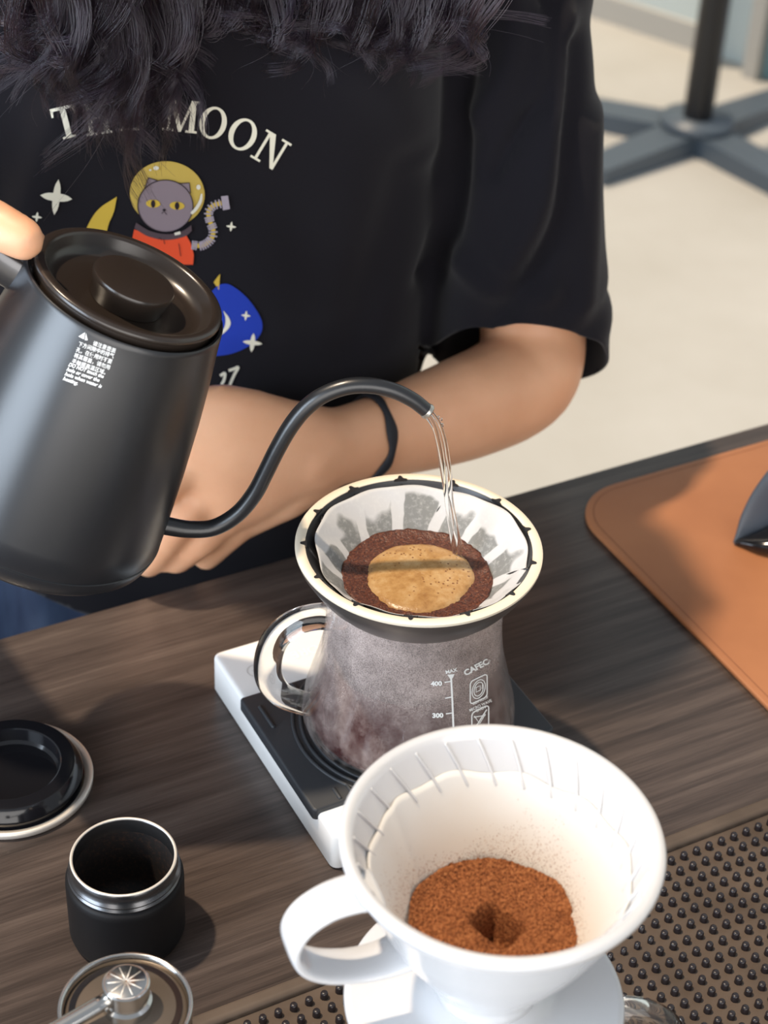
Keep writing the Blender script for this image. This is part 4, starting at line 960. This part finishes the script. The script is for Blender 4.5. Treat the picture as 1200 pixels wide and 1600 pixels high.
# crescent moons, astronaut cat, planet
def strip(A, Bq):
    n = len(A); return [Vector((*p, 0)) for p in A] + [Vector((*p, 0)) for p in Bq], [(i, i + 1, n + i + 1, n + i) for i in range(n - 1)]
def curve2(pts, k=6): return [(p.x, p.y) for p in smooth_path([(x, y, 0) for x, y in pts], k)]
pr('print_moon', strip(curve2([(183, 306), (155, 325), (138, 350), (128, 380)]), curve2([(183, 306), (178, 330), (169, 352), (165, 380)])), 'yellow')
pr('print_moon', strip(curve2([(344, 427), (338, 434), (334, 440)]), curve2([(344, 427), (343, 440), (342, 452)])), 'yellow')
pr('print_helmet', disc(261.5, 302, 58.5, 51, 48, .14), 'helmet'); pr.k = .0002
pr('print_suit', poly([(210, 357), (240, 366), (270, 369), (290, 364), (298, 378), (303, 396), (302, 412), (280, 412), (240, 400), (205, 380)]), 'red')
pr.k = .0004
pr('print_collar', strip(curve2([(213, 346), (235, 359), (262, 364), (285, 359), (299, 350)]), curve2([(210, 355), (233, 368), (262, 373), (288, 368), (300, 359)])), 'collar')
pr.k = .0004
pr('print_ear', [poly([(226, 293), (232, 275), (246, 280)]), poly([(280, 285), (296, 284), (298, 300)])], 'grey')
pr.k = .0005
pr('print_face', disc(258.8, 319.5, 43, 40.5, 48, .12), 'grey'); pr.k = .0008
ol = [stroke([(258.8 + 43 * math.cos(t_) * .993 - 40.5 * math.sin(t_) * .12, 319.5 + 43 * math.cos(t_) * .12 + 40.5 * math.sin(t_) * .993) for t_ in [i * math.pi / 24 for i in range(48)]], 1.4, True),
      stroke([(226, 293), (232, 275.5), (246, 279.5)], 1.3), stroke([(280, 284.5), (296, 283.5), (298, 300)], 1.3), stroke([(253, 331), (257, 327.5), (261, 333)], 1.1), disc(257, 325.5, 2.6, 2, 12), stroke([(280, 378), (283, 398)], 1.1),
      stroke([(248, 372), (250, 369), (253, 373)], 1), stroke([(256, 371), (258, 379)], 1)]
pr('print_outline', ol, 'dark')
pr('print_eye', [disc(239.8, 315.6, 11.3, 6.2, 24, .05), disc(277, 319, 11.6, 6.2, 24, .08)], 'yellow'); pr.k = .0010
pr('print_pupil', [disc(239.8, 315.6, 3.4, 6, 16), disc(277, 319, 3.6, 6, 16)], 'dark')
pr('print_glint', [disc(244, 260, 4.5, 3.2, 14), disc(235, 263, 2, 1.6, 10), disc(310, 290, 3.4, 4, 14), stroke(curve2([(315, 300), (313, 312), (306, 324), (299, 331)], 4), [2, 3, 4, 4.5, 5, 5, 5, 5, 5, 5, 5, 4.5, 4]), poly([(273, 361), (282, 358.5), (283, 363), (274, 365)])], 'glint')
hose = curve2([(301, 381), (316, 382), (330, 372), (333, 358), (328, 344), (326, 330), (333, 320), (346, 316)], 5)
pr.k = .0002; pr('print_hose', stroke(hose, 7), 'yellow'); pr.k = .0004
rg = []
for i in range(0, len(hose) - 1):
    (x0, y0), (x1, y1) = hose[i], hose[i + 1]; l_ = math.hypot(x1 - x0, y1 - y0); nx, ny_ = -(y1 - y0) / l_, (x1 - x0) / l_
    if i % 2 == 0 or l_ > 3: rg.append(stroke([(x0 + nx * 7, y0 + ny_ * 7), (x0 - nx * 7, y0 - ny_ * 7)], 2.4))
rg.append(poly([(345, 305), (356, 304), (359, 325), (348, 327)]))
pr('print_hose_ring', rg, 'lilac')
pr.k = 0
pl_ = curve2([(300, 500), (330, 455), (352, 442), (376, 455), (396, 477), (409, 502), (406, 522), (388, 540), (360, 552), (330, 556)], 6)
pr('print_planet', fan(poly(pl_)), 'blue'); pr.k = .0003
pr('print_planet_mark', [strip(curve2([(349, 484), (357, 494), (360, 504), (355, 514), (344, 523)]), curve2([(349, 485), (352, 494), (352, 504), (349, 512), (342, 517)])), fan(star(384, 491.5, 7.5, 8, .12)), fan(star(394, 534, 15.5, 15, .12))], 'cream')
pr.k = 0
pr('print_letter', [stroke(curve2([(357, 578), (366, 575), (372, 573), (366, 584), (360, 598), (358, 606)], 4), 4.5), stroke(curve2([(344, 586), (351, 582), (350, 592), (346, 600)], 4), 4.5)], 'cream')

# jeans
jn = loft([(BC_U, BC_F, -.30, .170, .116), (BC_U, BC_F, -.20, .170, .116), (BC_U, BC_F, -.12, .154, .106), (BC_U, BC_F, -.02, .150, .100)])
jl = [tube([W(BC_U + s * .080, BC_F, -.20), W(BC_U + s * .084, BC_F, -.36), W(BC_U + s * .087, BC_F - .004, -.52), W(BC_U + s * .088, BC_F + .012, -.66), W(BC_U + s * .089, BC_F + .02, -.87)], [.090, .086, .070, .066, .060], None, 28, FV, 5) for s in (-1, 1)]
jc, jf = remesh(join(jn, *jl), .006, 6, .5)
jc = np.array(jc); ju = jc @ np.array(UV); 
jc[:, :2] += (np.array(FV)[None, :2]) * (.0025 * np.sin(ju * 140 + jc[:, 2] * 12))[:, None]
obj('jeans', ([Vector(p) for p in jc], jf), M_denim, per)
for s in (-1, 1):
    obj('shoe', tube([W(BC_U + s * .088, BC_F + .055, -.882), W(BC_U + s * .090, BC_F - .03, -.886), W(BC_U + s * .095, BC_F - .15, -.898)], [.038, .043, .040], [.037, .034, .021], 24, Z0, 5, 'round', 2.4), M_black, per)

# hair: wavy locks falling forward from the head
guides = []
for x0_, tip, F_, rad, cnt_h in ((15, (10, 70), .845, .011, 160), (45, (30, 150), .842, .012, 200), (85, (60, 100), .835, .013, 260), (110, (120, 190), .838, .014, 300), (150, (165, 245), .836, .014, 320), (185, (215, 262), .838, .013, 320), (215, (190, 268), .834, .013, 300), (240, (255, 235), .838, .012, 280), (268, (282, 190), .842, .011, 240), (130, (185, 225), .830, .014, 260), (290, (275, 150), .846, .009, 140),
                                   (400, (430, 45), .848, .010, 96), (430, (476, 118), .846, .010, 132), (460, (486, 70), .842, .010, 108), (510, (530, 95), .846, .013, 144), (560, (575, 125), .846, .014, 156), (610, (600, 145), .846, .014, 156), (655, (665, 125), .848, .014, 156), (700, (700, 100), .850, .013, 144), (735, (735, 70), .852, .010, 96),
                                   (330, (350, 20), .850, .010, 100), (370, (380, 15), .852, .010, 90)):
    guides.append((x0_, tip, F_, rad, cnt_h))
rng = np.random.default_rng(5); pts_all, sizes = [], []
for gi, (x0_, (tx_, ty_), F_, rad, cnt_h) in enumerate(guides):
    p0 = P(x0_, 0, F_); tp = P(tx_, ty_, F_ + .004); side = -1 if x0_ < 350 else 1
    up1 = p0 + Vector((0, 0, .10)) + FV * .01
    root = hd_(side * .070, .01 + rng.uniform(-.04, .05), .01 + rng.uniform(-.02, .05))
    ph = rng.uniform(0, 6.3); fr = rng.uniform(1.6, 2.6)
    nlock = max(4, cnt_h // 22)
    for k in range(nlock):                       # each guide is a bundle of thin locks, each lock keeps its strands together
        lo = rng.normal(0, 1, 3) * rad * .62; lt = rng.normal(0, 1, 3) * rad * .55; lln = rng.uniform(.45, 1.08); lph = ph + rng.normal(0, .7); lam = rng.uniform(.5, 1.3); lcurl = rng.normal(0, .010)
        for s in range(26):
            o_ = lo + rng.normal(0, 1, 3) * .0024; o2 = lt + rng.normal(0, 1, 3) * .0013; ln_ = lln * rng.uniform(.90, 1.04)
            fly = rng.normal(0, 1, 3) * .010 if s == 0 else 0
            e_p = np.array(p0) + (np.array(tp) - np.array(p0)) * ln_ + o2 + fly
            ctrl = [np.array(root) + rng.normal(0, .006, 3), np.array(up1) + o_ * 1.2, np.array(p0) + o_, e_p]
            q = smooth_path([Vector(c_) for c_ in ctrl], 12); n_ = len(q); sizes.append(n_)
            p2 = lph + rng.normal(0, .10)
            for i, p in enumerate(q):
                t_ = i / (n_ - 1); am = .0050 * lam * t_ * (1 + .8 * t_); an = fr * 2 * math.pi * t_ * 1.3 + p2
                tc = max(0, t_ - .8) / .2
                pts_all.append((np.array(p) + np.array(UV) * (am * math.sin(an) + lcurl * tc * tc) + np.array(FV) * am * .7 * math.cos(an)).tolist())
b = base_of(per)
hc = bpy.data.hair_curves.new('hair'); hc.add_curves(sizes)
arr = (np.array(pts_all) - np.array(b)).astype(np.float32); hc.points.foreach_set('position', arr.ravel())
rad_ = np.concatenate([np.interp(np.linspace(0, 1, n_), [0, .7, 1], [.00016, .00013, .00004]) for n_ in sizes]).astype(np.float32)
at = hc.attributes.get('radius') or hc.attributes.new('radius', 'FLOAT', 'POINT'); at.data.foreach_set('value', rad_)
hc.materials.append(M_hair); ho = bpy.data.objects.new('hair', hc); COL.objects.link(ho); ho.parent = per
M_cap = mat('dark_hair_mass', (.010, .007, .008), .5)
capv = ellipsoid(hd_(0, .012, .026), .084, .102, .104, 40, tilt @ basis); keep = []
for f in capv[1]:
    c_ = sum((capv[0][i] for i in f), Vector()) / len(f) - HC; l_ = (tilt @ basis).transposed() @ c_
    if not (l_.y < -.035 and l_.z < .055): keep.append(f)
obj('hair_cap', (capv[0], keep), M_cap, per)
